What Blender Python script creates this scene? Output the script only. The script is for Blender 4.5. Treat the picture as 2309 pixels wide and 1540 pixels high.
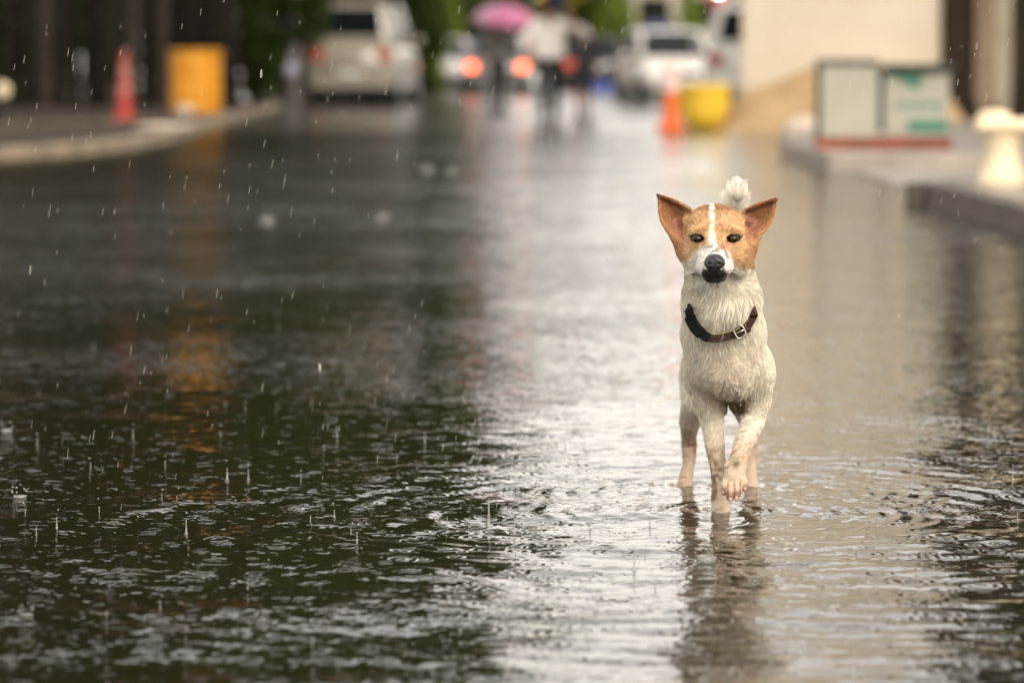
import bpy, bmesh, math, random
import numpy as np
from mathutils import Vector, Matrix
random.seed(7); rng = np.random.default_rng(7)
R = math.radians
for o in list(bpy.data.objects): bpy.data.objects.remove(o)
sc = bpy.context.scene
col = sc.collection

# ---------------------------------------------------------------- camera, world, sun, exposure
W0, H0, F0 = 2309.0, 1540.0, 8659.0          # photograph size and focal length in its pixels (135 mm on 36 mm)
PITCH = math.atan(650.0 / F0)                # horizon lies 650 px above the centre
CAMH = 1.0
cd = bpy.data.cameras.new('camera'); cam = bpy.data.objects.new('camera', cd); col.objects.link(cam)
cam.location = (0, 0, CAMH); cam.rotation_euler = (R(90) - PITCH, 0, 0)
cd.lens = 135; cd.sensor_width = 36; cd.clip_start = 0.1; cd.clip_end = 2000
cd.dof.use_dof = True; cd.dof.focus_distance = 8.24; cd.dof.aperture_fstop = 3.0
sc.camera = cam
FW = np.array([0, math.cos(PITCH), -math.sin(PITCH)]); UP = np.array([0, math.sin(PITCH), math.cos(PITCH)])
def P(px, py, Y):
    """the place at distance Y that stands in the given direction of view"""
    d = FW + np.array([1.0, 0, 0]) * (px - W0 / 2) / F0 + UP * (H0 / 2 - py) / F0
    return np.array([0, 0, CAMH]) + d * (Y / d[1])
def G(px, py, z=0.0):
    d = FW + np.array([1.0, 0, 0]) * (px - W0 / 2) / F0 + UP * (H0 / 2 - py) / F0
    t = (z - CAMH) / d[2]
    return np.array([0, 0, CAMH]) + d * t

world = bpy.data.worlds.new('World'); sc.world = world; world.use_nodes = True
wn = world.node_tree; wn.nodes.clear()
sky = wn.nodes.new('ShaderNodeTexSky'); sky.sky_type = 'NISHITA'; sky.sun_disc = False
SUN_EL, SUN_AZ = 38, 152
sky.sun_elevation = R(SUN_EL); sky.sun_rotation = R(SUN_AZ); sky.air_density = 1.6; sky.dust_density = 3.0; sky.ozone_density = 1.0
bw = wn.nodes.new('ShaderNodeRGBToBW')
tint = wn.nodes.new('ShaderNodeMix'); tint.data_type = 'RGBA'; tint.blend_type = 'MULTIPLY'; tint.inputs[0].default_value = 1.0
tint.inputs[7].default_value = (1.0, 0.915, 0.845, 1)
mixs = wn.nodes.new('ShaderNodeMix'); mixs.data_type = 'RGBA'; mixs.inputs[0].default_value = 0.88
# overcast: the clear sky almost fully greyed by cloud, with soft cloud structure
tc = wn.nodes.new('ShaderNodeTexCoord'); mp = wn.nodes.new('ShaderNodeMapping'); mp.inputs['Scale'].default_value = (1.4, 1.4, 4.0)
cn = wn.nodes.new('ShaderNodeTexNoise'); cn.inputs['Scale'].default_value = 2.2; cn.inputs['Detail'].default_value = 6
cr = wn.nodes.new('ShaderNodeMapRange'); cr.inputs[1].default_value = 0.3; cr.inputs[2].default_value = 0.7; cr.inputs[3].default_value = 2.12; cr.inputs[4].default_value = 2.38
cm = wn.nodes.new('ShaderNodeMix'); cm.data_type = 'RGBA'; cm.blend_type = 'MULTIPLY'; cm.inputs[0].default_value = 1.0
bg = wn.nodes.new('ShaderNodeBackground'); bg.inputs['Strength'].default_value = 0.15
wo = wn.nodes.new('ShaderNodeOutputWorld')
L = wn.links.new
flat = wn.nodes.new('ShaderNodeMix'); flat.data_type = 'RGBA'; flat.inputs[0].default_value = 0.75; flat.inputs[7].default_value = (3.3, 3.3, 3.3, 1)   # even cloud deck
L(sky.outputs[0], bw.inputs[0]); L(bw.outputs[0], flat.inputs[6]); L(flat.outputs[2], tint.inputs[6])
L(sky.outputs[0], mixs.inputs[6]); L(tint.outputs[2], mixs.inputs[7])
L(tc.outputs['Generated'], mp.inputs[0]); L(mp.outputs[0], cn.inputs['Vector']); L(cn.outputs[0], cr.inputs[0])
L(mixs.outputs[2], cm.inputs[6]); L(cr.outputs[0], cm.inputs[7]); L(cm.outputs[2], bg.inputs[0]); L(bg.outputs[0], wo.inputs[0])

sl = bpy.data.lights.new('sun', 'SUN'); so = bpy.data.objects.new('sun', sl); col.objects.link(so)
sl.energy = 1.2; sl.angle = R(25); sl.color = (1.0, 0.89, 0.74)
az = R(SUN_AZ)
sd = Vector((math.sin(az) * math.cos(R(SUN_EL)), math.cos(az) * math.cos(R(SUN_EL)), math.sin(R(SUN_EL))))
so.rotation_euler = sd.to_track_quat('Z', 'Y').to_euler()
sc.view_settings.view_transform = 'Standard'; sc.view_settings.look = 'None'
sc.view_settings.exposure = 0.68; sc.view_settings.gamma = 1.0; sc.view_settings.use_curve_mapping = False
sc.render.engine = 'CYCLES'
sc.cycles.max_bounces = 6; sc.cycles.diffuse_bounces = 3; sc.cycles.glossy_bounces = 4; sc.cycles.transparent_max_bounces = 12
sc.cycles.sample_clamp_indirect = 6.0; sc.cycles.use_denoising = True

# ---------------------------------------------------------------- helpers
def tag(o, label=None, cat=None, group=None, kind=None):
    if label: o['label'] = label
    if cat: o['category'] = cat
    if group: o['group'] = group
    if kind: o['kind'] = kind
    return o
def empty(name, loc, rz=0.0):
    o = bpy.data.objects.new(name, None); col.objects.link(o); o.location = tuple(float(v) for v in loc); o.rotation_euler = (0, 0, rz)
    o.empty_display_size = 0.2
    return o
def copy_tree(o, parent=None):
    c = o.copy(); col.objects.link(c); c.parent = parent
    for ch in o.children: copy_tree(ch, c)
    return c
def mesh_obj(name, v, f, m=None, parent=None, smooth=False, loc=None):
    me = bpy.data.meshes.new(name); me.from_pydata([tuple(map(float, p)) for p in v], [], [tuple(map(int, q)) for q in f]); me.update()
    o = bpy.data.objects.new(name, me); col.objects.link(o)
    if m: me.materials.append(m)
    if smooth: me.polygons.foreach_set('use_smooth', [True] * len(me.polygons))
    if parent: o.parent = parent
    if loc is not None: o.location = loc
    return o
def np_mesh(name, v, quads, m=None, parent=None, smooth=True):
    me = bpy.data.meshes.new(name); k = quads.shape[1]
    me.vertices.add(len(v)); me.vertices.foreach_set('co', np.ascontiguousarray(v, dtype=np.float32).ravel())
    me.loops.add(quads.size); me.loops.foreach_set('vertex_index', np.ascontiguousarray(quads, dtype=np.int32).ravel())
    me.polygons.add(len(quads)); me.polygons.foreach_set('loop_start', np.arange(0, quads.size, k, dtype=np.int32))
    me.polygons.foreach_set('loop_total', np.full(len(quads), k, dtype=np.int32))
    me.polygons.foreach_set('use_smooth', np.full(len(quads), smooth, dtype=bool))
    me.update(calc_edges=True); me.validate()
    o = bpy.data.objects.new(name, me); col.objects.link(o)
    if m: me.materials.append(m)
    if parent: o.parent = parent
    return o
class MB:
    def __init__(s): s.v = []; s.f = []
    def add(s, v, f):
        n = len(s.v); s.v += [tuple(map(float, p)) for p in v]; s.f += [tuple(i + n for i in q) for q in f]; return s
    def box(s, x0, x1, y0, y1, z0, z1):
        return s.add([(x0,y0,z0),(x1,y0,z0),(x1,y1,z0),(x0,y1,z0),(x0,y0,z1),(x1,y0,z1),(x1,y1,z1),(x0,y1,z1)],
                     [(0,3,2,1),(4,5,6,7),(0,1,5,4),(1,2,6,5),(2,3,7,6),(3,0,4,7)])
    def lathe(s, prof, n=24, c=(0,0,0), cap=True):
        v = []; f = []
        for (r, z) in prof:
            for k in range(n):
                a = 2*math.pi*k/n; v.append((c[0]+r*math.cos(a), c[1]+r*math.sin(a), c[2]+z))
        for i in range(len(prof)-1):
            for k in range(n):
                k2 = (k+1) % n; f.append((i*n+k, i*n+k2, (i+1)*n+k2, (i+1)*n+k))
        if cap:
            f.append(tuple(range(n-1, -1, -1))); f.append(tuple((len(prof)-1)*n+k for k in range(n)))
        return s.add(v, f)
    def tube(s, pts, rad, n=8, cap=True):
        pts = [Vector(p) for p in pts]; rad = rad if hasattr(rad, '__len__') else [rad]*len(pts)
        v = []; f = []; prev = None
        for i, p in enumerate(pts):
            t = (pts[min(i+1, len(pts)-1)] - pts[max(i-1, 0)]).normalized()
            a = Vector((0,0,1)) if abs(t.z) < .9 else Vector((1,0,0))
            if prev is not None: a = prev
            u = (a - t*a.dot(t)).normalized(); w = t.cross(u); prev = u
            for k in range(n):
                q = 2*math.pi*k/n; v.append(p + (u*math.cos(q) + w*math.sin(q))*rad[i])
        for i in range(len(pts)-1):
            for k in range(n):
                k2 = (k+1) % n; f.append((i*n+k, i*n+k2, (i+1)*n+k2, (i+1)*n+k))
        if cap: f.append(tuple(range(n-1,-1,-1))); f.append(tuple((len(pts)-1)*n+k for k in range(n)))
        return s.add(v, f)
    def ball(s, c, r, n=12, m=8):
        r = r if hasattr(r, '__len__') else (r, r, r); v = []; f = []
        for i in range(m+1):
            th = math.pi*i/m
            for k in range(n):
                a = 2*math.pi*k/n; v.append((c[0]+r[0]*math.sin(th)*math.cos(a), c[1]+r[1]*math.sin(th)*math.sin(a), c[2]+r[2]*math.cos(th)))
        for i in range(m):
            for k in range(n):
                k2 = (k+1) % n; f.append((i*n+k, (i+1)*n+k, (i+1)*n+k2, i*n+k2))
        return s.add(v, f)
    def build(s, name, m, parent=None, smooth=False, bevel=0, seg=2, loc=None):
        o = mesh_obj(name, s.v, s.f, m, parent, smooth, loc)
        if bevel:
            b = o.modifiers.new('b', 'BEVEL'); b.width = bevel; b.segments = seg; b.limit_method = 'ANGLE'; b.angle_limit = R(30)
        return o

def nodes(m): return m.node_tree.nodes, m.node_tree.links.new
def mat(name, c, rough=0.5, var=0.0, nscale=8.0, c2=None, metal=0.0, bump=0.0, bscale=40.0, coat=0.0, emit=None, es=0.0, spec=0.5, alpha=1.0, trans=0.0, obvar=0.0):
    m = bpy.data.materials.new(name); m.use_nodes = True; N, LK = nodes(m); b = N['Principled BSDF']
    b.inputs['Base Color'].default_value = (*c, 1); b.inputs['Roughness'].default_value = rough; b.inputs['Metallic'].default_value = metal
    b.inputs['Coat Weight'].default_value = coat; b.inputs['Specular IOR Level'].default_value = spec; b.inputs['Alpha'].default_value = alpha
    b.inputs['Transmission Weight'].default_value = trans
    if emit: b.inputs['Emission Color'].default_value = (*emit, 1); b.inputs['Emission Strength'].default_value = es
    tcn = N.new('ShaderNodeTexCoord'); out = None
    if var or c2:
        nz = N.new('ShaderNodeTexNoise'); nz.inputs['Scale'].default_value = nscale; nz.inputs['Detail'].default_value = 7; nz.inputs['Roughness'].default_value = .62
        LK(tcn.outputs['Object'], nz.inputs['Vector'])
        mr = N.new('ShaderNodeMapRange'); mr.inputs[1].default_value = .34; mr.inputs[2].default_value = .66; LK(nz.outputs[0], mr.inputs[0])
        mx = N.new('ShaderNodeMix'); mx.data_type = 'RGBA'
        d = c2 if c2 else tuple(x*(1-var) for x in c)
        mx.inputs[6].default_value = (*c, 1); mx.inputs[7].default_value = (*d, 1); LK(mr.outputs[0], mx.inputs[0]); out = mx.outputs[2]
        LK(out, b.inputs['Base Color'])
    if obvar:
        oi = N.new('ShaderNodeObjectInfo'); mr2 = N.new('ShaderNodeMapRange'); mr2.inputs[3].default_value = 1-obvar; mr2.inputs[4].default_value = 1+obvar
        LK(oi.outputs['Random'], mr2.inputs[0]); mm = N.new('ShaderNodeMix'); mm.data_type = 'RGBA'; mm.blend_type = 'MULTIPLY'; mm.inputs[0].default_value = 1
        if out: LK(out, mm.inputs[6])
        else: mm.inputs[6].default_value = (*c, 1)
        LK(mr2.outputs[0], mm.inputs[7]); LK(mm.outputs[2], b.inputs['Base Color'])
    if bump:
        nb = N.new('ShaderNodeTexNoise'); nb.inputs['Scale'].default_value = bscale; nb.inputs['Detail'].default_value = 5; LK(tcn.outputs['Object'], nb.inputs['Vector'])
        bp = N.new('ShaderNodeBump'); bp.inputs['Strength'].default_value = bump; bp.inputs['Distance'].default_value = .02
        LK(nb.outputs[0], bp.inputs['Height']); LK(bp.outputs[0], b.inputs['Normal'])
    return m

# ---- implicit solids meshed by surface nets: one continuous skin for animals and people
class Field:
    def __init__(s, lo, hi, h):
        s.lo = np.array(lo, float); s.h = h; s.n = np.ceil((np.array(hi)-s.lo)/h).astype(int)+1
        s.F = np.full(s.n, 0.2, np.float32)
    def _sub(s, lo, hi):
        a = np.clip(np.floor((np.array(lo)-s.lo)/s.h).astype(int), 0, s.n-1); b = np.clip(np.ceil((np.array(hi)-s.lo)/s.h).astype(int)+1, 1, s.n)
        ax = [s.lo[i]+s.h*np.arange(a[i], b[i]) for i in range(3)]
        X, Y, Z = np.meshgrid(*ax, indexing='ij', sparse=True)
        return (slice(a[0], b[0]), slice(a[1], b[1]), slice(a[2], b[2])), X, Y, Z
    def _mix(s, sl, d, k, op):
        F = s.F[sl]
        if op == 'sub':
            d = -d; hh = np.clip(.5 - .5*(F-d)/k, 0, 1) if k > 0 else None
            s.F[sl] = np.maximum(F, d) if k <= 0 else F*(1-hh) + d*hh + k*hh*(1-hh)
        else:
            if np.isscalar(k) and k <= 0: s.F[sl] = np.minimum(F, d)
            else:
                hh = np.clip(.5 + .5*(F-d)/k, 0, 1); s.F[sl] = F*(1-hh) + d*hh - k*hh*(1-hh)
    def cap(s, p0, r0, p1, r1, k=.01, op='add'):
        p0 = np.array(p0, float); p1 = np.array(p1, float); m = max(r0, r1) + .03 + 2*(k if np.isscalar(k) else .02)
        sl, X, Y, Z = s._sub(np.minimum(p0, p1)-m, np.maximum(p0, p1)+m)
        ba = p1-p0; L2 = float(ba@ba)+1e-12
        t = np.clip(((X-p0[0])*ba[0]+(Y-p0[1])*ba[1]+(Z-p0[2])*ba[2])/L2, 0, 1)
        d = np.sqrt((X-p0[0]-t*ba[0])**2+(Y-p0[1]-t*ba[1])**2+(Z-p0[2]-t*ba[2])**2) - (r0+(r1-r0)*t)
        kk = k(X+0*d, Y+0*d, Z+0*d) if callable(k) else k
        s._mix(sl, d.astype(np.float32), kk, op)
    def chain(s, pts, k=.01, op='add'):
        for (a, ra), (b, rb) in zip(pts[:-1], pts[1:]): s.cap(a, ra, b, rb, k, op)
    def ell(s, c, r, k=.01, op='add', rx=0.0, ry=0.0, rz=0.0):
        c = np.array(c, float); r = np.array(r, float); m = r.max() + .03 + 2*k
        sl, X, Y, Z = s._sub(c-m, c+m)
        M = np.array(Matrix.Rotation(rz,3,'Z') @ Matrix.Rotation(ry,3,'Y') @ Matrix.Rotation(rx,3,'X')).T
        x, y, z = X-c[0], Y-c[1], Z-c[2]
        a = [(M[i,0]*x+M[i,1]*y+M[i,2]*z)/r[i] for i in range(3)]
        k0 = np.sqrt(a[0]**2+a[1]**2+a[2]**2)+1e-9; k1 = np.sqrt((a[0]/r[0])**2+(a[1]/r[1])**2+(a[2]/r[2])**2)+1e-9
        s._mix(sl, (k0*(k0-1)/k1).astype(np.float32), k, op)
    def cloud(s, pts, rad, k=.004):
        pts = np.asarray(pts); rad = np.asarray(rad)
        sl, X, Y, Z = s._sub(pts.min(0)-.03, pts.max(0)+.03)
        shp = np.broadcast_shapes(X.shape, Y.shape, Z.shape); D = np.full(shp, 1.0, np.float32)
        for p, r in zip(pts, rad):
            s2, x, y, z = s._sub(p-.016, p+.016)
            s3 = tuple(slice(s2[i].start-sl[i].start, s2[i].stop-sl[i].start) for i in range(3))
            d = np.sqrt((x-p[0])**2+(y-p[1])**2+(z-p[2])**2)-r
            D[s3] = np.minimum(D[s3], d)
        s._mix(sl, D, k, 'add')
    def mesh(s):
        F = s.F; ins = F < 0
        c = np.zeros(tuple(np.array(F.shape)-1), np.int8)
        for dx in (0,1):
            for dy in (0,1):
                for dz in (0,1): c += ins[dx:F.shape[0]-1+dx, dy:F.shape[1]-1+dy, dz:F.shape[2]-1+dz]
        act = (c > 0) & (c < 8); I = np.argwhere(act); idx = np.full(act.shape, -1, np.int64); idx[act] = np.arange(len(I))
        acc = np.zeros((len(I), 3)); cnt = np.zeros(len(I))
        for ax in range(3):
            o1, o2 = [a for a in range(3) if a != ax]
            for a in (0,1):
                for b in (0,1):
                    q = I.copy(); q[:, o1] += a; q[:, o2] += b; q2 = q.copy(); q2[:, ax] += 1
                    f0 = F[q[:,0],q[:,1],q[:,2]]; f1 = F[q2[:,0],q2[:,1],q2[:,2]]; m = (f0 < 0) != (f1 < 0)
                    t = np.where(m, f0/np.where(m, f0-f1, 1), 0); pt = q.astype(float); pt[:, ax] += t
                    acc[m] += pt[m]; cnt[m] += 1
        V = s.lo + s.h*acc/np.maximum(cnt, 1)[:, None]
        Q = []
        for ax in range(3):
            o1, o2 = (ax+1) % 3, (ax+2) % 3
            n = list(F.shape); n[ax] -= 1
            lo = [slice(0, F.shape[i]) for i in range(3)]; hi = list(lo); lo[ax] = slice(0, F.shape[ax]-1); hi[ax] = slice(1, F.shape[ax])
            ch = ins[tuple(lo)] != ins[tuple(hi)]; E = np.argwhere(ch)
            E = E[(E[:, o1] > 0) & (E[:, o2] > 0) & (E[:, o1] < F.shape[o1]-1) & (E[:, o2] < F.shape[o2]-1)]
            def cell(a, b):
                q = E.copy(); q[:, o1] -= a; q[:, o2] -= b; return idx[q[:,0], q[:,1], q[:,2]]
            qd = np.stack([cell(1,1), cell(0,1), cell(0,0), cell(1,0)], 1)
            flip = ~ins[E[:,0],E[:,1],E[:,2]]; qd[flip] = qd[flip][:, ::-1]; Q.append(qd)
        return V, np.concatenate(Q)
def set_colors(o, C):
    a = o.data.attributes.new('col', 'FLOAT_COLOR', 'POINT'); a.data.foreach_set('color', np.concatenate([C, np.ones((len(C), 1))], 1).astype(np.float32).ravel())
def attr_mat(name, rough=.6, spec=.3, bump=0.0, bscale=200, sss=0.0, coat=0.0):
    m = bpy.data.materials.new(name); m.use_nodes = True; N, LK = nodes(m); b = N['Principled BSDF']
    at = N.new('ShaderNodeAttribute'); at.attribute_name = 'col'; LK(at.outputs['Color'], b.inputs['Base Color'])
    b.inputs['Roughness'].default_value = rough; b.inputs['Specular IOR Level'].default_value = spec; b.inputs['Coat Weight'].default_value = coat
    if bump:
        tcn = N.new('ShaderNodeTexCoord'); nb = N.new('ShaderNodeTexNoise'); nb.inputs['Scale'].default_value = bscale; nb.inputs['Detail'].default_value = 4
        LK(tcn.outputs['Object'], nb.inputs['Vector']); bp = N.new('ShaderNodeBump'); bp.inputs['Strength'].default_value = bump; bp.inputs['Distance'].default_value = .003
        LK(nb.outputs[0], bp.inputs['Height']); LK(bp.outputs[0], b.inputs['Normal'])
    return m
# cheap value noise for vertex work
def vnoise(p, scale, seed=0):
    q = np.asarray(p)*scale + seed*17.31; i = np.floor(q).astype(np.int64); f = q-i; f = f*f*(3-2*f)
    def hsh(a):
        n = a[...,0]*73856093 ^ a[...,1]*19349663 ^ a[...,2]*83492791 ^ (seed*2654435 + 1013)
        n = (n ^ (n >> 13))*1274126177; n = n ^ (n >> 16); return (n & 0xffff)/65535.0
    r = 0
    for dx in (0,1):
        for dy in (0,1):
            for dz in (0,1):
                w = (f[...,0] if dx else 1-f[...,0])*(f[...,1] if dy else 1-f[...,1])*(f[...,2] if dz else 1-f[...,2])
                r = r + w*hsh(i+np.array([dx,dy,dz]))
    return r
# ---------------------------------------------------------------- ground, pavements, water
def sstep(a, b, x): t = np.clip((x-a)/(b-a), 0, 1); return t*t*(3-2*t)
m_road = mat('wet_asphalt', (0.10,0.088,0.072), .18, c2=(0.06,0.053,0.045), nscale=.6, bump=.12, bscale=6, spec=.6)
xs = np.concatenate([[-400,-150,-60], np.linspace(-20, 20, 61), [60,150,400]])
ys = np.concatenate([[-60,-10,0], np.linspace(4, 130, 253), [160,220,350,700]])
GX, GY = np.meshgrid(xs, ys, indexing='ij'); pp = np.stack([GX, GY, 0*GX], -1)
GZ = -0.07 + 0.085*sstep(38, 53, GY) + .012*(vnoise(pp, .5, 3)-.5) + .02*(vnoise(pp, .13, 5)-.5)
def grid_faces(nx, ny):
    a = (np.arange(nx-1)[:,None]*ny + np.arange(ny-1)[None]).ravel(); return np.stack([a, a+ny, a+ny+1, a+1], 1)
o = np_mesh('ground', np.stack([GX, GY, GZ], -1).reshape(-1,3), grid_faces(len(xs), len(ys)), m_road); tag(o, kind='structure')

# water: rows and columns closer together near the walker, swell as geometry
u = np.concatenate([[-1.6,-.9,-.5,-.35], np.linspace(-.22, .22, 620), [.35,.5,.9,1.6]])
yy = [3.0]
while yy[-1] < 60: yy.append(yy[-1] + .0026*yy[-1]**1.05 if yy[-1] > 4.5 else yy[-1]+.05)
yy = np.array(yy); U, YY = np.meshgrid(u, yy, indexing='ij'); XX = U*YY
HZ = np.zeros_like(XX)
wr = np.random.default_rng(11)
def lump(seed, sx, sy):
    return vnoise(np.stack([XX*sx, YY*sy, 0*XX], -1), 1.0, seed)
gust = .35 + 1.3*sstep(.35, .75, lump(21, .7, .35))
for i in range(46):
    lam = .13*(8**wr.random()); th = wr.normal(math.pi/2, .75); kx, ky = math.cos(th)*2*math.pi/lam, math.sin(th)*2*math.pi/lam
    slope = .0052
    HZ += slope*lam/(2*math.pi)*gust*np.sin(kx*XX+ky*YY+wr.random()*6.28 + 1.5*np.sin(.9*XX*math.sin(th)+i))*np.clip(1.4-YY*.0045/lam, 0, 1)
dogx, dogy = 0.463, 8.38
for (cx, cy, lam, amp, r0, w) in ((dogx, dogy, .05, .0011, .18, .22), (dogx+.05, dogy+.4, .055, .0009, .25, .25), (dogx, dogy, .085, .0010, .85, .5), (dogx+.15, dogy-.6, .12, .0011, 1.3, .7), (dogx-.4, dogy+.3, .10, .0007, 1.6, .6)):
    rr = np.hypot(XX-cx, YY-cy)*(1+.06*np.sin(3*np.arctan2(YY-cy, XX-cx))) + .10*(lump(33, 2.2, 1.6)-.5) + .05*(lump(34, 6, 4)-.5); HZ += amp*np.sin(2*math.pi*rr/lam)*np.exp(-((rr-r0)/w)**2)
for (cx, cy) in ((.459,8.375),(.405,8.88),(.545,8.88)):
    rr = np.hypot(XX-cx, YY-cy); HZ += .0017*np.cos(2*math.pi*rr/.048)*np.exp(-(rr/.17)**1.5)
HZ *= sstep(58, 30, YY)*.9+.1
m_water = bpy.data.materials.new('rain_water'); m_water.use_nodes = True
def water_mat(m):
    N, LK = nodes(m); b = N['Principled BSDF']
    b.inputs['Base Color'].default_value = (.012,.010,.005,1); b.inputs['Roughness'].default_value = .03; b.inputs['IOR'].default_value = 1.333
    def M(op, a, c=None, d=None):
        n = N.new('ShaderNodeMath'); n.operation = op
        for i, x in enumerate((a, c, d)):
            if x is None: continue
            if isinstance(x, (int, float)): n.inputs[i].default_value = x
            else: LK(x, n.inputs[i])
        return n.outputs[0]
    def V(op, a, c=None, s=None):
        n = N.new('ShaderNodeVectorMath'); n.operation = op
        for i, x in enumerate((a, c)):
            if x is None: continue
            if isinstance(x, tuple): n.inputs[i].default_value = x
            else: LK(x, n.inputs[i])
        if s is not None:
            if isinstance(s, (int, float)): n.inputs['Scale'].default_value = s
            else: LK(s, n.inputs['Scale'])
        return n.outputs['Value'] if op in ('LENGTH', 'DOT_PRODUCT') else n.outputs[0]
    tcn = N.new('ShaderNodeTexCoord'); P0 = V('MULTIPLY', tcn.outputs['Object'], (1,1,0))
    total = None
    patch = N.new('ShaderNodeTexNoise'); patch.inputs['Scale'].default_value = .55; patch.inputs['Detail'].default_value = 2; LK(P0, patch.inputs['Vector'])
    pr = N.new('ShaderNodeMapRange'); pr.inputs[1].default_value = .35; pr.inputs[2].default_value = .68; pr.inputs[3].default_value = .35; pr.inputs[4].default_value = 1.8; LK(patch.outputs[0], pr.inputs[0])
    sx_ = N.new('ShaderNodeSeparateXYZ'); LK(tcn.outputs['Object'], sx_.inputs[0]); far = N.new('ShaderNodeMapRange'); far.inputs[1].default_value = 10; far.inputs[2].default_value = 26; far.inputs[3].default_value = 1.0; far.inputs[4].default_value = 3.6; LK(sx_.outputs[1], far.inputs[0])
    lee = N.new('ShaderNodeMapRange'); lee.inputs[1].default_value = -1.8; lee.inputs[2].default_value = .6; lee.inputs[3].default_value = 1.5; lee.inputs[4].default_value = .58; LK(sx_.outputs[0], lee.inputs[0])
    # beyond the reach of the modelled ripples their slopes live on as roughness, more under the open wind at the left
    rg = N.new('ShaderNodeMapRange'); rg.inputs[1].default_value = 9.2; rg.inputs[2].default_value = 17; rg.inputs[3].default_value = .03; rg.inputs[4].default_value = .15; LK(sx_.outputs[1], rg.inputs[0])
    LK(M('MAXIMUM', M('MULTIPLY', rg.outputs[0], M('MINIMUM', lee.outputs[0], 1.3)), .03), b.inputs['Roughness'])
    # rings left by raindrops: analytic slopes round scattered centres
    for (cells, amp, lam, rmax, off) in ((7.5, .22, .019, .055, 0.0), (12.0, .18, .012, .032, 3.7), (4.6, .11, .022, .085, 9.1)):
        q = V('ADD', P0, (off, off*1.7, 0))
        vo = N.new('ShaderNodeTexVoronoi'); vo.voronoi_dimensions = '2D'; vo.inputs['Scale'].default_value = cells; vo.inputs['Randomness'].default_value = 1; LK(q, vo.inputs['Vector'])
        r = V('MULTIPLY', V('SUBTRACT', q, vo.outputs['Position']), (1,1,0)); ln = V('LENGTH', r)
        sp = N.new('ShaderNodeSeparateColor'); LK(vo.outputs['Color'], sp.inputs[0])
        age = M('MULTIPLY', sp.outputs[0], rmax); dr = M('SUBTRACT', ln, age)
        wv = M('SINE', M('MULTIPLY', dr, 2*math.pi/lam)); e = M('EXPONENT', M('MULTIPLY', M('POWER', M('ABSOLUTE', M('MULTIPLY', dr, 1/(lam*.95))), 2.0), -1.0))
        fade = M('MULTIPLY', M('SUBTRACT', 1.08, sp.outputs[0]), amp)
        mag = M('MULTIPLY', M('MULTIPLY', wv, e), fade)
        dirv = V('NORMALIZE', r); sv = V('SCALE', dirv, s=mag)
        total = sv if total is None else V('ADD', total, sv)
    # wind ripple slopes, three sizes
    for (scl, amp, det) in ((85.0, .17, 1), (42.0, .19, 1), (19.0, .10, 1), (6.0, .07, 1)):
        nz = N.new('ShaderNodeTexNoise'); nz.noise_dimensions = '2D'; nz.inputs['Scale'].default_value = scl; nz.inputs['Detail'].default_value = det; nz.inputs['Distortion'].default_value = .4
        LK(V('MULTIPLY', P0, (.62, 1, 0)), nz.inputs['Vector'])
        sv = V('SCALE', V('MULTIPLY', V('SUBTRACT', nz.outputs['Color'], (.5,.5,.5)), (.7, 1, 0)), s=M('MULTIPLY', M('MULTIPLY', M('MULTIPLY', pr.outputs[0], lee.outputs[0]), far.outputs[0]), amp)); total = V('ADD', total, sv)
    ge = N.new('ShaderNodeNewGeometry')
    nrm = V('NORMALIZE', V('SUBTRACT', ge.outputs['Normal'], total)); LK(nrm, b.inputs['Normal'])
water_mat(m_water)
o = np_mesh('water', np.stack([XX, YY, HZ], -1).reshape(-1,3), grid_faces(len(u), len(yy)), m_water); tag(o, kind='structure')
print('water verts', XX.size)

m_pave = mat('pavement_concrete', (.060,.045,.031), .65, spec=.25, c2=(.030,.023,.016), nscale=1.3, bump=.3, bscale=8)
m_kerb = mat('kerb_concrete', (.30,.235,.16), .75, c2=(.15,.115,.075), nscale=2.5, bump=.3, bscale=15)
m_kerbd = mat('dark_kerb_concrete', (.11,.085,.06), .5, c2=(.05,.04,.028), nscale=4, bump=.3, bscale=15)
def slab(name, poly, z0, z1, m, kind='structure', bev=.02):
    n = len(poly); v = [(x,y,z0) for x,y in poly]+[(x,y,z1) for x,y in poly]
    a = sum(poly[i][0]*poly[(i+1)%n][1]-poly[(i+1)%n][0]*poly[i][1] for i in range(n))
    f = [tuple(range(n,2*n)) if a > 0 else tuple(range(2*n-1,n-1,-1))]+[(i,(i+1)%n,n+(i+1)%n,n+i) if a > 0 else ((i+1)%n,i,n+i,n+(i+1)%n) for i in range(n)]
    o = mesh_obj(name, v, f, m)
    b = o.modifiers.new('b','BEVEL'); b.width = bev; b.segments = 2; b.limit_method = 'ANGLE'
    if kind: tag(o, kind=kind)
    return o
def offset(line, d):
    out = []
    for i, (x, y) in enumerate(line):
        a = line[max(i-1,0)]; b = line[min(i+1,len(line)-1)]; tx, ty = b[0]-a[0], b[1]-a[1]; l = math.hypot(tx, ty); out.append((x - ty/l*d, y + tx/l*d))
    return out
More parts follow.
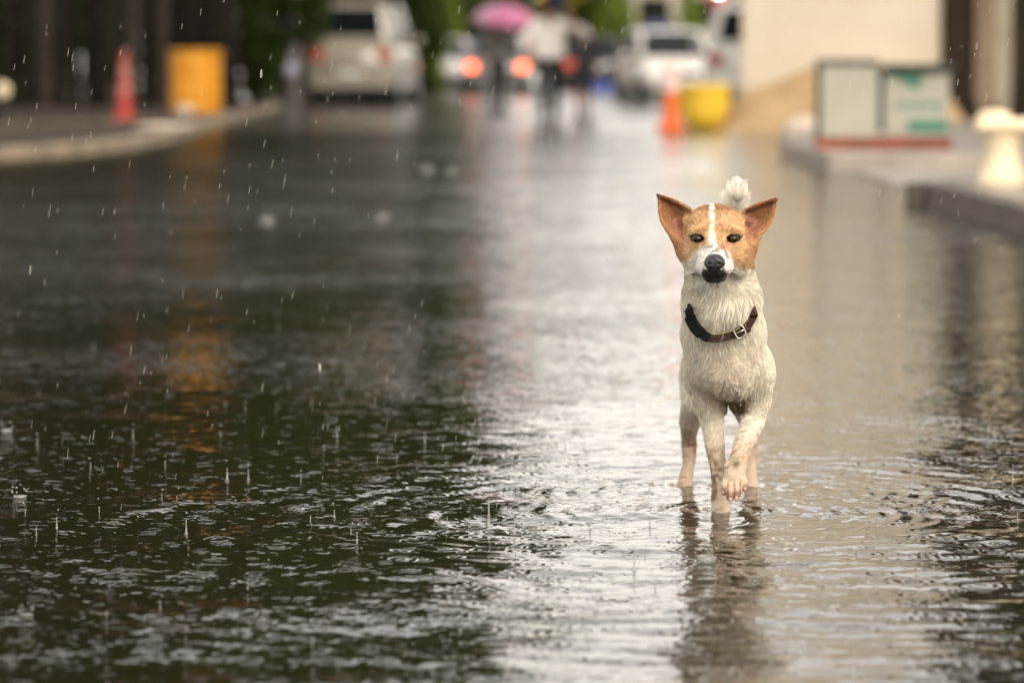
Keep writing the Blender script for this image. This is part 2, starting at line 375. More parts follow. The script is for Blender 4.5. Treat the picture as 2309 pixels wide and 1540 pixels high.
# left pavement: kerb line from the photo, curving away
lk = [tuple(G(px, py, .10)[:2]) for px, py in ((-900,362),(-400,352),(0,338),(150,330),(300,316),(400,296),(450,280),(520,262),(590,246),(640,236))]
lk = lk[:]
lk.append((lk[-1][0]-1.0, lk[-1][1]+5)); lk.append((lk[-1][0]-2.5, 88)); lk.append((lk[-1][0]-3.5, 110))
def kerb_line(name, line, wdt, z0, z1, m, seglen=1.0):
    """a kerb of separate stones laid along the line: the stones are parts of the kerb"""
    root = empty(name, (line[0][0], line[0][1], 0)); tag(root, kind='structure')
    pts = [Vector((x,y)) for x,y in line]; acc = [0]
    for a, b in zip(pts[:-1], pts[1:]): acc.append(acc[-1]+(b-a).length)
    def at(s):
        s = min(max(s,0),acc[-1])
        for i in range(len(pts)-1):
            if s <= acc[i+1]+1e-9:
                t = (s-acc[i])/(acc[i+1]-acc[i]); return pts[i].lerp(pts[i+1], t), (pts[i+1]-pts[i]).normalized()
        return pts[-1], (pts[-1]-pts[-2]).normalized()
    n = int(acc[-1]/seglen); me = MB().box(0, seglen-.02, 0, wdt, z0, z1)
    for k in range(n):
        p, t = at(k*seglen); q, _ = at((k+1)*seglen); t = (q-p).normalized()
        if k == 0: o = me.build('kerb_stone', m, root, bevel=.015); first = o
        else: o = first.copy(); col.objects.link(o); o.parent = root
        o.location = (p.x-root.location.x, p.y-root.location.y, random.uniform(-.004,.004)); o.rotation_euler = (0,0,math.atan2(t.y,t.x)+random.uniform(-.008,.008))
    return root
inner = offset(lk, .22)
kerb_line('pavement_kerb', lk, .20, -.12, .115, m_kerb)
slab('pavement', inner + [(-60,112),(-60,20)], -.12, .10, m_pave)
# pale sand and leaf litter strip washed over the left pavement
m_sand = mat('damp_sand', (.34,.26,.17), .8, c2=(.12,.09,.055), nscale=1.5, bump=.4, bscale=12)
sv = []; n = 26
for k in range(n):
    t = k/(n-1); px = -60 + 560*t; py = 287 - 25*t
    c = G(px, py, .105); w = .35 + .55*random.random()
    sv.append((c[0]-.1, c[1]-w, .104)); sv.append((c[0]+.1, c[1]+w*1.6, .104))
o = mesh_obj('sand', sv, [(2*k, 2*k+2, 2*k+3, 2*k+1) for k in range(n-1)], m_sand); tag(o, kind='structure')
# right pavement beside the wall, its kerb runs away from the camera
m_kerbl = mat('light_kerb_concrete', (.38,.33,.27), .6, c2=(.26,.22,.18), nscale=3)
m_gp = mat('grey_pavement', (.32,.285,.25), .4, c2=(.19,.17,.15), nscale=1.0, bump=.2, bscale=10)
rk = [(6.2,26.6)] + [tuple(G(px, py, .16)[:2]) for px, py in ((2064,405),(2309,468))] + [(2.95, 17.0), (3.05, 6.0)]
kerb_line('pavement_kerb', rk, .18, -.12, .160, m_kerbd)
inr = offset(rk, .18)
slab('pavement', inr[1:] + [(14, 6), (14, 27.6)], -.12, .15, m_gp)
fk = [(3.6,40.2)] + [tuple(G(px, py, .16)[:2]) for px, py in ((1745,312),(1872,346))] + [(6.5, 31.0)]
kerb_line('pavement_kerb', fk, .18, -.12, .160, m_kerbl)
inf = offset(fk, .18)
slab('pavement', [(3.8,48), (inf[1][0]+.1, inf[1][1])] + [inf[2]] + [(14,30.2),(14,48)], -.12, .15, m_gp)
slab('driveway', [(2.9,26.0),(14,27.8),(14,31.0),(6.4,31.4),(2.9,33.0)], -.12, .020, m_gp)
for (px, py, w) in ((1800, 362, .20), (1870, 368, .15)):
    c = G(px, py, 0.0); mb = MB(); mb.lathe([(w*.9,-.02),(w,.01),(w*.8,.035),(w*.35,.045)], 14); o = mb.build('pale_stone', m_kerb, None, smooth=True)  # low discs put in for pale spots on the wet ground
    o.location = (c[0], c[1], 0); tag(o, 'low pale stone at the foot of the right kerb, ' + ('left one of the two' if px < 1850 else 'right one, below the notice board'), 'stone', 'pale stones at the kerb')
# ---------------------------------------------------------------- buildings and walls
m_cream = mat('cream_plaster', (.61,.55,.44), .75, c2=(.52,.455,.345), nscale=.7, bump=.15, bscale=20)
m_tan = mat('tan_paint', (.56,.38,.20), .7, c2=(.48,.32,.16), nscale=1.2)
m_brown = mat('brown_wood', (.060,.042,.027), .7, spec=.15, c2=(.03,.021,.014), nscale=1.6, bump=.2, bscale=14)
m_brownl = mat('tan_column_paint', (.40,.31,.20), .6, c2=(.28,.21,.14), nscale=1.4)
m_pale = mat('pale_column_paint', (.58,.52,.38), .6, c2=(.45,.39,.28), nscale=2)
m_black = mat('black_plastic', (.012,.012,.012), .45, var=.3)
m_dark = mat('dark_recess', (.02,.018,.015), .9, spec=.08, var=.4)
yw = 51.0
x0 = P(1672,0,yw)[0]; x1 = P(2124,0,yw)[0]
root = empty('wall_building', (x0, yw, 0)); tag(root, 'tall cream plastered building wall rising behind the sand heap', 'building')
mb = MB(); sk = .75; W_ = x1-x0
mb.add([(0,0,-.1),(W_,0,-.1),(W_+.5,6,-.1),(sk,6,-.1),(0,0,8.2),(W_,0,8.2),(W_+.5,6,8.2),(sk,6,8.2)], [(0,3,2,1),(4,5,6,7),(0,1,5,4),(1,2,6,5),(2,3,7,6),(3,0,4,7)]); mb.build('wall', m_cream, root, bevel=.04)
MB().box(-.05, x1-x0+.15, -.15, 6.1, 8.2, 8.45).build('parapet', m_cream, root, bevel=.03)
MB().tube([(x1-x0+.05,-.08,.0),(x1-x0+.05,-.08,8.1)], .05, 10).build('downpipe', m_brown, root, smooth=True)

# heap of building sand against the wall
m_heap = mat('heaped_sand', (.52,.36,.19), .9, c2=(.40,.27,.14), nscale=2.2, bump=.5, bscale=25, spec=.15)
def dado(px): return float(np.interp(px, [1590,1625,1650,1672,1700,1740,1780,1830,1880,1930,1990,2050,2130,2170], [286,262,232,210,198,188,172,152,145,138,148,165,200,286]))
hv = []; hn, hm_ = 70, 22
for i in range(hn):
    px = 1590+580*i/(hn-1)
    for j in range(hm_):
        t = j/(hm_-1); y = yw-.03-2.5*t; top = max(P(px, dado(px), yw)[2], 0); x = P(px, 0, yw)[0]
        n_ = float(vnoise(np.array([[x*2.2, y*2.2, 0]]), 1.0, 9)[0])-.5; e = min(1, (1-t)*3)
        hv.append((x, y, max(-.03, top*(1-t**1.15)+.09*n_*e*(0 < i < hn-1)*(j > 0)-.03*t)))
ho = np_mesh('sand_heap', np.array(hv), grid_faces(hn, hm_)[:, ::-1], m_heap); tag(ho, 'tan heap of building sand sloping down to the left before the cream wall', 'sand heap')

# the porch building at the far right, its front carried on columns
yp = 56.0; bx0 = P(2136,0,yp)[0]; bz = 9.2
root = empty('porch_building', (bx0, yp, 0)); tag(root, 'brown timber porch building with tall columns at the right edge', 'building')
MB().box(0, 9, 2.2, 8, 0, bz).build('wall', m_dark, root)
MB().box(-.1, 9.2, -.2, 2.1, 3.3, 3.6).build('porch_beam', m_brown, root, bevel=.02)
MB().box(-.1, 9.2, 0, 2.1, 3.6, bz).build('upper_storey', m_brown, root, bevel=.02)
MB().box(-.4, 9.5, -.6, 8.2, bz, bz+.2).build('roof', m_dark, root)
MB().box(0, 9, .0, 2.2, -.05, .12).build('porch_floor', m_pave, root, bevel=.02)
for px, w, m_ in ((2168, .50, m_brown), (2222, .34, m_brownl), (2266, .24, m_pale), (2303, .24, m_brown), (2390,.4,m_brownl), (2480,.4,m_brown)):
    cx = P(px,0,yp)[0]-bx0
    mb = MB(); mb.box(cx-w/2, cx+w/2, .15, .15+w, .12, 3.3); mb.box(cx-w/2-.04, cx+w/2+.04, .11, .19+w, .12, .32); mb.build('column', m_, root, bevel=.02)
wpanel = None
for i in range(5):
    for j in range(2):
        o = MB().box(0, .9, -.03, .0, 0, 1.3).build('window', mat('dark_window_glass', (.03,.035,.035), .1), root) if wpanel is None else wpanel.copy()
        if wpanel is None: wpanel = o
        else: col.objects.link(o); o.parent = root
        o.location = (.6+1.75*i, 0, 4.3+2.4*j)
# far pale building behind the right-hand vehicles
m_far = mat('far_plaster', (.62,.58,.50), .8, c2=(.45,.42,.36), nscale=.4)
yb = 112.0; a = P(1425,0,yb)[0]; bb = P(1720,0,yb)[0]
root = empty('low_building', (a, yb, 0)); tag(root, 'low pale building far behind the parked white vehicles', 'building')
MB().box(0, bb-a, 0, 6, 1.35, 3.1).build('wall', m_far, root, bevel=.05)
MB().box(0, bb-a, .6, 6, 0, 1.35).build('wall', m_dark, root)
MB().box(-.3, bb-a+.3, -.5, 6.3, 3.1, 3.25).build('roof', m_far, root)
for k in range(3): MB().box(.2+k*1.35, 1.1+k*1.35, -.03, 0, 1.75, 2.6).build('window', m_dark, root)

# paling fence at the left, tree shade put into its dark board colour
m_pal = mat('dark_weathered_paling', (.016,.013,.010), .8, c2=(.006,.005,.004), spec=.08, nscale=3, obvar=.5)
m_palb = mat('pale_weathered_paling', (.050,.040,.032), .8, spec=.1, c2=(.025,.02,.016), nscale=3)
yf = 64.0; fa = P(-500,0,yf)[0]; fb = P(505,0,yf)[0]
root = empty('paling_fence', (fa, yf, 0)); tag(root, 'dark weathered paling fence under the trees at the left, uneven boards', 'fence')
x = 0.0; base = MB().box(0, .17, 0, .03, .05, 2.7).build('paling', m_pal, root); k = 0
while x < fb-fa:
    px = (x+fa)*F0/yf + W0/2
    if k == 0: o = base
    else: o = base.copy(); col.objects.link(o); o.parent = root
    pale = any(abs(px-q) < 13 for q in (35, 100, 175, 292, 362))
    if pale:
        o.data = base.data.copy(); o.data.materials.clear(); o.data.materials.append(m_palb)
    o.location = (x, random.uniform(-.03,.03), random.uniform(-.08,.1)); o.scale = (random.uniform(.8,1.15), 1, random.uniform(.95,1.05)); x += random.uniform(.2,.3); k += 1
for z in (.5, 1.5, 2.3): MB().box(-.1, fb-fa+.1, .05, .10, z, z+.09).build('rail', m_pal, root)
for i in range(5): MB().box(i*1.75, i*1.75+.12, .10, .22, 0, 2.8).build('post', m_pal, root)

# ---------------------------------------------------------------- trees
def leaf_mat(name, c1, c2):
    m = mat(name, c1, .6, c2=c2, nscale=.9, spec=.12); N, LK = nodes(m); b = N['Principled BSDF']
    return m
m_leafd = leaf_mat('dark_leaves', (.026,.044,.004), (.011,.019,.0015)); m_leafm = leaf_mat('mid_green_leaves', (.046,.072,.005), (.020,.032,.002)); m_leafl = leaf_mat('light_green_leaves', (.16,.22,.025), (.06,.09,.015))
m_bark = mat('bark', (.035,.027,.020), .9, spec=.08, c2=(.014,.011,.009), nscale=5, bump=.6, bscale=12)
def crown_mesh(name, rx, rz, nl, size, seed, m):
    g = np.random.default_rng(seed); nc = 34
    cc = g.normal(size=(nc,3)); cc /= np.linalg.norm(cc,axis=1)[:,None]; cc *= (g.random(nc)**.45)[:,None]*.78; cr = g.uniform(.16,.36,nc)
    w = g.integers(0, nc, nl); d = g.normal(size=(nl,3)); d /= np.linalg.norm(d,axis=1)[:,None]; c = cc[w]+d*(cr[w]*g.random(nl)**.35)[:,None]
    c = c*np.array([rx,rx,rz]); a = g.normal(size=(nl,3)); a /= np.linalg.norm(a,axis=1)[:,None]; b = np.cross(a, g.normal(size=(nl,3))); b /= np.linalg.norm(b,axis=1)[:,None]
    s = size*g.uniform(.6,1.4,nl)[:,None]; v = np.stack([c-a*s, c-b*s*.45, c+a*s, c+b*s*.45], 1).reshape(-1,3)
    me = np_mesh(name, v, np.arange(4*nl).reshape(-1,4), m, smooth=False); return me
def tree(x, y, h, rx, rz, ms, seed, label, group, lowz=0.0):
    root = empty('tree', (x, y, 0)); tag(root, label, 'tree', group); g = random.Random(seed)
    c = ms.copy(); col.objects.link(c); c.parent = root; c.location = (0,0,h-rz); c.scale = (rx, rx, rz); c.rotation_euler = (0,0,g.uniform(0,6.28)); c.name = 'crown'
    mb = MB(); top = h-rz*.6; lx, ly = g.uniform(-.4,.4), g.uniform(-.4,.4)
    r = .035*h/2; mb.tube([(0,0,-.1),(lx*.2,ly*.2,h*.12),(lx*.6,ly*.6,h*.35),(lx,ly,top)], [r*1.35,r,r*.8,r*.35], 9)
    for k in range(6):
        a = g.uniform(0,6.28); zz = h*g.uniform(.28,.6); e = (lx*.6+math.cos(a)*rx*.6, ly*.6+math.sin(a)*rx*.6, zz+rz*g.uniform(.3,.9))
        mb.tube([(lx*.5,ly*.5,zz),((e[0]+lx)/2,(e[1]+ly)/2,zz+(e[2]-zz)*.4),e], [r*.45,r*.3,r*.1], 6)
    mb.build('trunk', m_bark, root, smooth=True); return root
protos = [crown_mesh('crown', 1, 1, 4200, .062, s, mm) for s, mm in ((1,m_leafd),(2,m_leafm),(3,m_leafd))]
protl = crown_mesh('crown', 1, 1, 3000, .06, 9, m_leafl)
TG = 'tall dark trees along the left of the street'
tl = [(-2.6,72,15.5,3.3,6.6),(-5.2,66,16.5,3.8,7.2),(-8.8,70,17,4.2,7.4),(-12.5,67,16,4.2,7.2),(-3.7,84,18,3.6,8.0),(-7.2,86,19,4.4,8.6),(-11.6,84,18,4.5,8),(-2.4,98,20,3.6,9),(-6.0,104,22,5,10),(-11,104,21,5,9.5),(-16.5,72,17,4.5,7.5),(-20,66,16,4.5,7.5),(-1.9,120,22,3.2,10),(-6,128,24,5,11.5)]
for i, (x,y,h,rx,rz) in enumerate(tl):
    h *= 1.38; rz *= 1.42
    if y >= 84 and x < -3: rz = (h-.7)/2
    if y < 84 and x < -8: rz = (h-.9)/2
    w = ('nearest to the road', 'behind the orange drum', 'above the traffic cone', 'above the far left of the fence', 'behind the silver minivan', 'behind the dark fence', 'far behind the left fence')[i % 7]
    tree(x, y, h, rx, rz, protos[i%3], i, 'tall dark leafy tree along the left of the street, one of a dense row', TG)
# shrubs that close the view at eye height
def shrub(x, y, h, r, ms, label, cat='shrub', group=None):
    root = empty('shrub', (x,y,0)); tag(root, label, cat, group)
    c = ms.copy(); col.objects.link(c); c.parent = root; c.name = 'foliage'; c.location = (0,0,h*.5); c.scale = (r, r*.8, h*.55)
    mb = MB()
    for k in range(4): a = k*1.6; mb.tube([(0,0,-.05),(math.cos(a)*r*.3,math.sin(a)*r*.3,h*.5)], [.05,.02], 6)
    mb.build('stem', m_bark, root, smooth=True)
for i in range(9):
    shrub(fa + .3 + i*(fb-fa)/8, 67.5+random.uniform(-.5,1), random.uniform(4.6,6.2), 1.5, protos[i%2*2], 'dark bushy shrub behind the paling fence, one of a dense row', 'shrub', 'dark shrubs behind the fence')
SG = [(905,96,4.0,1.3,0,'dark shrub right of the silver minivan roof'),(960,118,4.2,1.6,1,'green shrub beyond the left silver car'),(1010,108,3.2,.55,3,'bright yellow-green shrub left of the pink umbrella'),(1060,128,4.4,1.8,0,'dark shrub behind the large pink umbrella'),
      (1180,125,4.0,1.7,1,'green shrub between the pink and the blue umbrellas'),(1345,116,3.5,1.5,1,'green shrub just right of the walker in white'),(1400,104,3.0,.8,3,'pale green shrub above the small pink umbrella'),(1280,135,4.5,2.0,0,'dark shrub far behind the walker in white'),(1440,140,3.5,1.7,1,'green shrub far behind the navy umbrella'),(1555,100,2.9,.6,3,'yellow-green shrub above the white vehicles'),(980,97,2.7,.5,3,'olive green low shrub over the left silver car'),(1640,135,3.2,1.5,1,'green shrub behind the roof of the white minivan')]
for px, y, h, r, k, lab in SG:
    shrub(P(px,0,y)[0], y, h, r, protl if k == 3 else protos[k], lab)
TG2 = 'big trees whose crowns overhang the left of the street'  # out of direct view, added to darken the reflection in the left water
for i, (x,y,h,rx,rz) in enumerate([(-7.1,50,17.5,5.6,6.4),(-12.5,53,18.5,5,6.6),(-16.5,50,17,5,6.4)]):
    tree(x, y, h, rx, rz, protos[i%3], 40+i, ['dark tree just outside the left edge, its crown reaching over the pavement','dark tree at the far left before the fence','dark tree outside the pavement, leftmost of the near row'][i], TG2)
TG3 = 'trees beside the porch building on the right'  # crowns above the frame, put in to darken the right-hand reflection
for i, (x,y,h,rx,rz) in enumerate([(7.4,41,11,2.7,4.1),(9.6,49,13,3.4,5.0),(6.0,31,10,2.3,3.7)]):
    tree(x, y, h, rx, rz, protos[i%3], 60+i, ['dark tree overhanging the right pavement between the bench and the porch building','dark tree standing against the porch building at the right','dark tree overhanging the right pavement near the stone bench'][i], TG3)
for pr_ in protos+[protl]: bpy.data.objects.remove(pr_)

# ---------------------------------------------------------------- vehicles
m_tyre = mat('tyre_rubber', (.015,.015,.015), .7, var=.3); m_rim = mat('rim_metal', (.35,.35,.36), .35, metal=.8, var=.2)
m_glass = mat('car_glass', (.006,.009,.010), .15, spec=.12); m_plate = mat('number_plate', (.6,.6,.56), .5, var=.1)
m_tail = mat('red_lamp_lens', (.45,.02,.012), .2, coat=.6); m_bump = mat('black_trim', (.02,.02,.022), .5, var=.2)
m_head = mat('headlamp_glass', (.55,.56,.55), .12, coat=.6)
m_lit = mat('lit_tail_lamp', (.6,.05,.02), .3, emit=(1.0,.16,.055), es=3.2); m_dim = mat('dim_tail_lamp', (.6,.03,.02), .3, emit=(1.0,.05,.02), es=.6)
def paint(name, c, var=.12): return mat(name, c, .28, var=var, nscale=1.5, coat=.5)
def se_ring(n, w, z0, z1, e=.38):
    out = []
    for k in range(n):
        a = 2*math.pi*k/n; ca, sa = math.cos(a), math.sin(a)
        out.append((w*math.copysign(abs(ca)**e, ca), (z0+z1)/2 + (z1-z0)/2*math.copysign(abs(sa)**e, sa)))
    return out
def car(name, loc, rz, paintm, label, cat, kind='sedan', L_=4.4, Wd=1.72, H=1.45, lamps=None, group=None, panel=None):
    root = empty(name, loc, rz); tag(root, label, cat, group)
    hw = Wd/2; belt = H*.60; zb = .24
    if kind == 'sedan': st = [(0,.86,.44,belt*.86),(.12,.96,.30,belt*.97),(.8,1,.24,belt*1.0),(L_*.5,1,.22,belt),(L_*.72,1,.22,belt*.97),(L_*.92,.95,.26,belt*.84),(L_*.985,.86,.34,belt*.70),(L_,.72,.42,belt*.62)]; gh = (.65,1.25,L_*.53,L_*.74)
    elif kind == 'van': st = [(0,.90,.42,belt*.93),(.10,.98,.30,belt*.99),(.8,1,.24,belt),(L_*.5,1,.22,belt),(L_*.8,1,.22,belt*.97),(L_*.95,.93,.28,belt*.82),(L_,.80,.38,belt*.66)]; gh = (.04,.34,L_*.60,L_*.84)
    else: st = [(0,.90,.44,belt*.9),(.10,.98,.30,belt*.98),(.6,1,.24,belt),(L_*.5,1,.22,belt),(L_*.78,1,.22,belt*.96),(L_*.94,.93,.28,belt*.80),(L_,.80,.38,belt*.66)]; gh = (.10,.55,L_*.56,L_*.80)
    n = 28; v = []; f = []
    for (y, ws, z0, z1) in st: v += [(x, y, z) for x, z in se_ring(n, hw*ws, z0, z1)]
    for i in range(len(st)-1):
        for k in range(n): k2 = (k+1) % n; f.append((i*n+k, (i+1)*n+k, (i+1)*n+k2, i*n+k2))
    f.append(tuple(range(n))); f.append(tuple(len(v)-1-k for k in range(n)))
    mesh_obj('body', v, f, paintm, root, True)
    # greenhouse
    y0, y1, y2, y3 = gh; wb, wt = hw*.93, hw*.76; zt = H; zq = belt*.95
    B = [(-wb,y0,zq),(wb,y0,zq),(wb,y3,zq),(-wb,y3,zq),(-wt,y1,zt),(wt,y1,zt),(wt,y2,zt),(-wt,y2,zt)]
    F_ = [(3,2,1,0),(4,5,6,7),(0,1,5,4),(1,2,6,5),(2,3,7,6),(3,0,4,7)]
    o = mesh_obj('cabin', B, F_, paintm, root); b = o.modifiers.new('b','BEVEL'); b.width = .15; b.segments = 4
    def inset(ids, s0, s1, t0, t1, nm, mm, off=.006):
        a, b_, c, d = [Vector(B[i]) for i in ids]
        def q(s, t): return (a.lerp(b_, s)).lerp(d.lerp(c, s), t)
        nn = (b_-a).cross(d-a).normalized()*off
        pts = [q(s0,t0)+nn, q(s1,t0)+nn, q(s1-.02,t1)+nn, q(s0+.02,t1)+nn]
        pb = [p - nn*1.6 for p in pts]
        mesh_obj(nm, pts+pb, [(0,1,2,3),(4,7,6,5),(0,4,5,1),(1,5,6,2),(2,6,7,3),(3,7,4,0)], mm, root)
    inset((0,1,5,4), .10, .90, .22, .86, 'rear_window', m_glass)
    inset((2,3,7,6), .07, .93, .14, .90, 'windscreen', m_glass)
    for ids in ((1,2,6,5),(3,0,4,7)):
        if ids[0] == 1: sp_ = ((.09,.34),(.37,.62),(.65,.9))
        else: sp_ = ((.1,.35),(.38,.63),(.66,.91))
        for s0, s1 in sp_: inset(ids, s0, s1, .16, .86, 'side_window', m_glass)
    # lamps, bumper, plate, wheels
    lz = belt*.80 if kind != 'van' else belt*.82
    for sx in (-1, 1):
        lm = (lamps or {}).get(sx, m_tail)
        mb = MB(); mb.box(min(sx*hw*.60,sx*hw*.90), max(sx*hw*.60,sx*hw*.90), -.035, .12, lz-.09, lz+.10); mb.build('tail_lamp', lm, root, bevel=.02)
        mb = MB(); mb.box(min(sx*hw*.45,sx*hw*.80), max(sx*hw*.45,sx*hw*.80), L_*.955, L_+.01, belt*.60-.08, belt*.60+.08); mb.build('headlamp', m_head, root, bevel=.03)
        mb = MB(); mb.ball((sx*(hw+.10), L_*.64, belt+.06), (.10,.07,.07), 10, 6); mb.build('mirror', paintm, root, smooth=True)
    MB().box(-hw*.9, hw*.9, -.09, .1, .32, .52).build('rear_bumper', paintm, root, bevel=.05, seg=3)
    MB().box(-hw*.8, hw*.8, L_-.06, L_+.07, .30, .50).build('front_bumper', paintm, root, bevel=.05, seg=3)
    MB().box(-hw*.4, hw*.4, L_-.02, L_+.03, .52, .62).build('grille', m_bump, root, bevel=.01)
    MB().box(-.23, .23, -.10, -.085, .54, .66).build('number_plate', m_plate, root)
    MB().box(-hw*.8, hw*.8, .05, L_-.1, .17, .27).build('underbody', m_bump, root)
    for y in (L_*.18, L_*.80):
        for sx in (-1, 1):
            mb = MB(); pr = [(.20,-.1),(.30,-.1),(.325,-.07),(.325,.07),(.30,.1),(.20,.1)]
            mb.lathe(pr, 24, cap=True); w_ = mb.build('wheel', m_tyre, root, smooth=False); w_.location = (sx*(hw-.10), y, .325); w_.rotation_euler = (0, R(90), 0)
            mb = MB(); mb.lathe([(.06,-.115),(.19,-.105),(.19,.105),(.06,.115)], 20); r_ = mb.build('rim', m_rim, w_)
    return root
def road_place(px, py, z=0.015):
    g = G(px, py, z); return (g[0], g[1], z)
p_silver = paint('silver_paint', (.42,.41,.42)); p_white = paint('white_paint', (.80,.77,.70), .05); p_grey = paint('dark_grey_paint', (.15,.15,.155)); p_black = paint('black_paint', (.010,.010,.011)); p_beige = paint('pale_grey_paint', (.31,.28,.225), .1)
c = road_place(790, 241); car('minivan', c, R(-5), p_beige, 'pale silver minivan parked at the left kerb, seen from behind beside the pole', 'minivan', 'van', 4.7, 1.66, 1.93)
c = road_place(1003, 203); car('parked_car', c, R(1), p_silver, 'silver car seen from behind, left of the car with lit tail lamps', 'car', 'sedan', 4.3, 1.68, 1.40)
c = road_place(1121, 214); car('moving_car', c, R(.5), p_grey, 'grey car with two lit orange-red tail lamps beneath the pink umbrella', 'car', 'hatch', 4.0, 1.62, 1.36, {-1: m_lit, 1: m_lit})
c = road_place(1342, 204); car('parked_car', c, R(-1), p_black, 'black car behind the walkers with one dim red tail lamp', 'car', 'hatch', 4.3, 1.74, 1.40, {-1: m_dim, 1: m_tail})
c = road_place(1702, 256); car('minivan', c, R(-3), p_white, 'white minivan half hidden by the cream wall, red tail lamp showing', 'minivan', 'van', 4.5, 1.72, 1.78)
c = road_place(1532, 236); o = car('parked_car', c, 0, p_white, 'white car facing the camera with black windscreen behind the orange bollard', 'car', 'hatch', 4.0, 1.66, 1.45); o.rotation_euler = (0,0,R(186)); o.location.y += 4.0; o.location.x -= .35
c = road_place(1440, 196); car('parked_car', c, R(2), p_silver, 'pale grey car farthest back, behind the navy umbrella', 'car', 'hatch', 4.0, 1.68, 1.6)

# ---------------------------------------------------------------- street furniture
m_orange = mat('orange_drum_paint', (.62,.27,.005), .5, c2=(.52,.21,.004), nscale=3)
c = G(442, 256, .10); root = empty('drum', c); tag(root, 'large yellow-orange plastic drum standing on the left pavement', 'drum')
pr = [(.36,0),(.385,.02),(.385,.26),(.40,.28),(.40,.31),(.385,.33),(.385,.60),(.40,.62),(.40,.65),(.385,.67),(.385,.90),(.37,.93),(.345,.93),(.34,.90)]
MB().lathe(pr, 32).build('body', m_orange, root, smooth=False); MB().lathe([(.41,.90),(.41,.95),(.385,.95),(.385,.90)], 32, cap=False).build('rim', m_orange, root)
def cone(c, lab, h, r, m1, m2, tall=False):
    root = empty('traffic_cone', c); tag(root, lab, 'traffic cone', 'traffic cones')
    MB().box(-r*1.35, r*1.35, -r*1.35, r*1.35, 0, .045).build('base', m1, root, bevel=.015)
    def seg(nm, z0, z1, mm, off):
        f = lambda z: r*(1-.78*(z/h))+off
        MB().lathe([(f(z0),z0),(f(z1),z1)], 24).build(nm, mm, root, smooth=False)
    seg('shell', .04, h, m1, 0)
    return root, seg
m_red = mat('red_cone_plastic', (.34,.02,.012), .5, var=.25); m_pinkw = mat('worn_reflective_band', (.42,.15,.11), .6, var=.2); m_or = mat('orange_cone_plastic', (.80,.16,.025), .45, var=.2); m_wb = mat('white_reflective_band', (.8,.62,.55), .5, var=.1)
c = G(281, 271, .10); r_, seg = cone(c, 'red traffic cone with two worn pale bands on the left pavement', .93, .125, m_red, m_pinkw); seg('reflective_band', .56, .76, m_pinkw, .004); seg('reflective_band', .36, .48, m_pinkw, .004)
c = G(1514, 294, .01); root = empty('bollard', c); tag(root, 'orange traffic post with pale upper band beside the yellow tub', 'bollard')
MB().lathe([(.19,0),(.20,.03),(.17,.07),(.115,.10),(.105,.55)], 22).build('post', m_or, root); MB().lathe([(.11,.50),(.106,.80),(.08,.84),(.02,.85)], 22).build('reflective_band', m_wb, root); MB().lathe([(.106,.58),(.1085,.62),(.106,.66)],22,cap=False).build('ring', m_or, root)
m_yel = mat('yellow_tub_plastic', (.86,.62,.06), .45, c2=(.76,.52,.04), nscale=2)
c = G(1588, 292, .01); root = empty('plant_tub', c); tag(root, 'round bottomed bright yellow tub by the corner of the cream wall', 'tub')
MB().lathe([(.16,0),(.24,.04),(.29,.14),(.325,.30),(.335,.52),(.35,.54),(.35,.58),(.325,.58),(.31,.50)], 30).build('bowl', m_yel, root, smooth=True)
mb = MB(); mb.lathe([(.29,.48),(.30,.50),(.1,.52)], 20); mb.build('soil', m_dark, root)
# pale stone at the drum foot, post top at the left edge
m_stone = mat('pale_rock', (.50,.42,.33), .7, c2=(.36,.30,.24), nscale=5, bump=.4, bscale=20)
def rock(name, c, r, lab, seed=0):
    bm = bmesh.new(); bmesh.ops.create_icosphere(bm, subdivisions=3, radius=1)
    for v_ in bm.verts:
        n_ = float(vnoise(np.array(v_.co)[None], 1.4, seed)[0]); v_.co *= (.8+.4*n_); v_.co = Vector((v_.co.x*r[0], v_.co.y*r[1], v_.co.z*r[2]+r[2]*.75))
    me = bpy.data.meshes.new(name); bm.to_mesh(me); bm.free(); o = bpy.data.objects.new(name, me); col.objects.link(o); me.materials.append(m_stone); me.polygons.foreach_set('use_smooth', [True]*len(me.polygons)); o.location = c; tag(o, lab, 'rock'); return o
rock('rock', G(417, 262, .10), (.13,.1,.09), 'small pale rock at the foot of the orange drum', 1)
rock('rock', G(368, 294, .10), (.36,.22,.05), 'flat pale rock on the left kerb before the drum', 2)
m_cream2 = mat('cream_cast_stone', (.74,.64,.44), .7, c2=(.62,.52,.34), nscale=4, bump=.3, bscale=30)
c = G(5, 262, .10); root = empty('garden_lamp', c); tag(root, 'short post with a pale round globe at the far left edge', 'garden lamp')
MB().tube([(0,0,0),(0,0,.25)], .035, 10).build('post', m_bump, root, smooth=True); MB().ball((0,0,.36), .125, 18, 12).build('globe', m_cream2, root, smooth=True)
rock('rock', G(135, 232, .10), (.2,.15,.17), 'dull brown rock at the foot of the fence', 5)
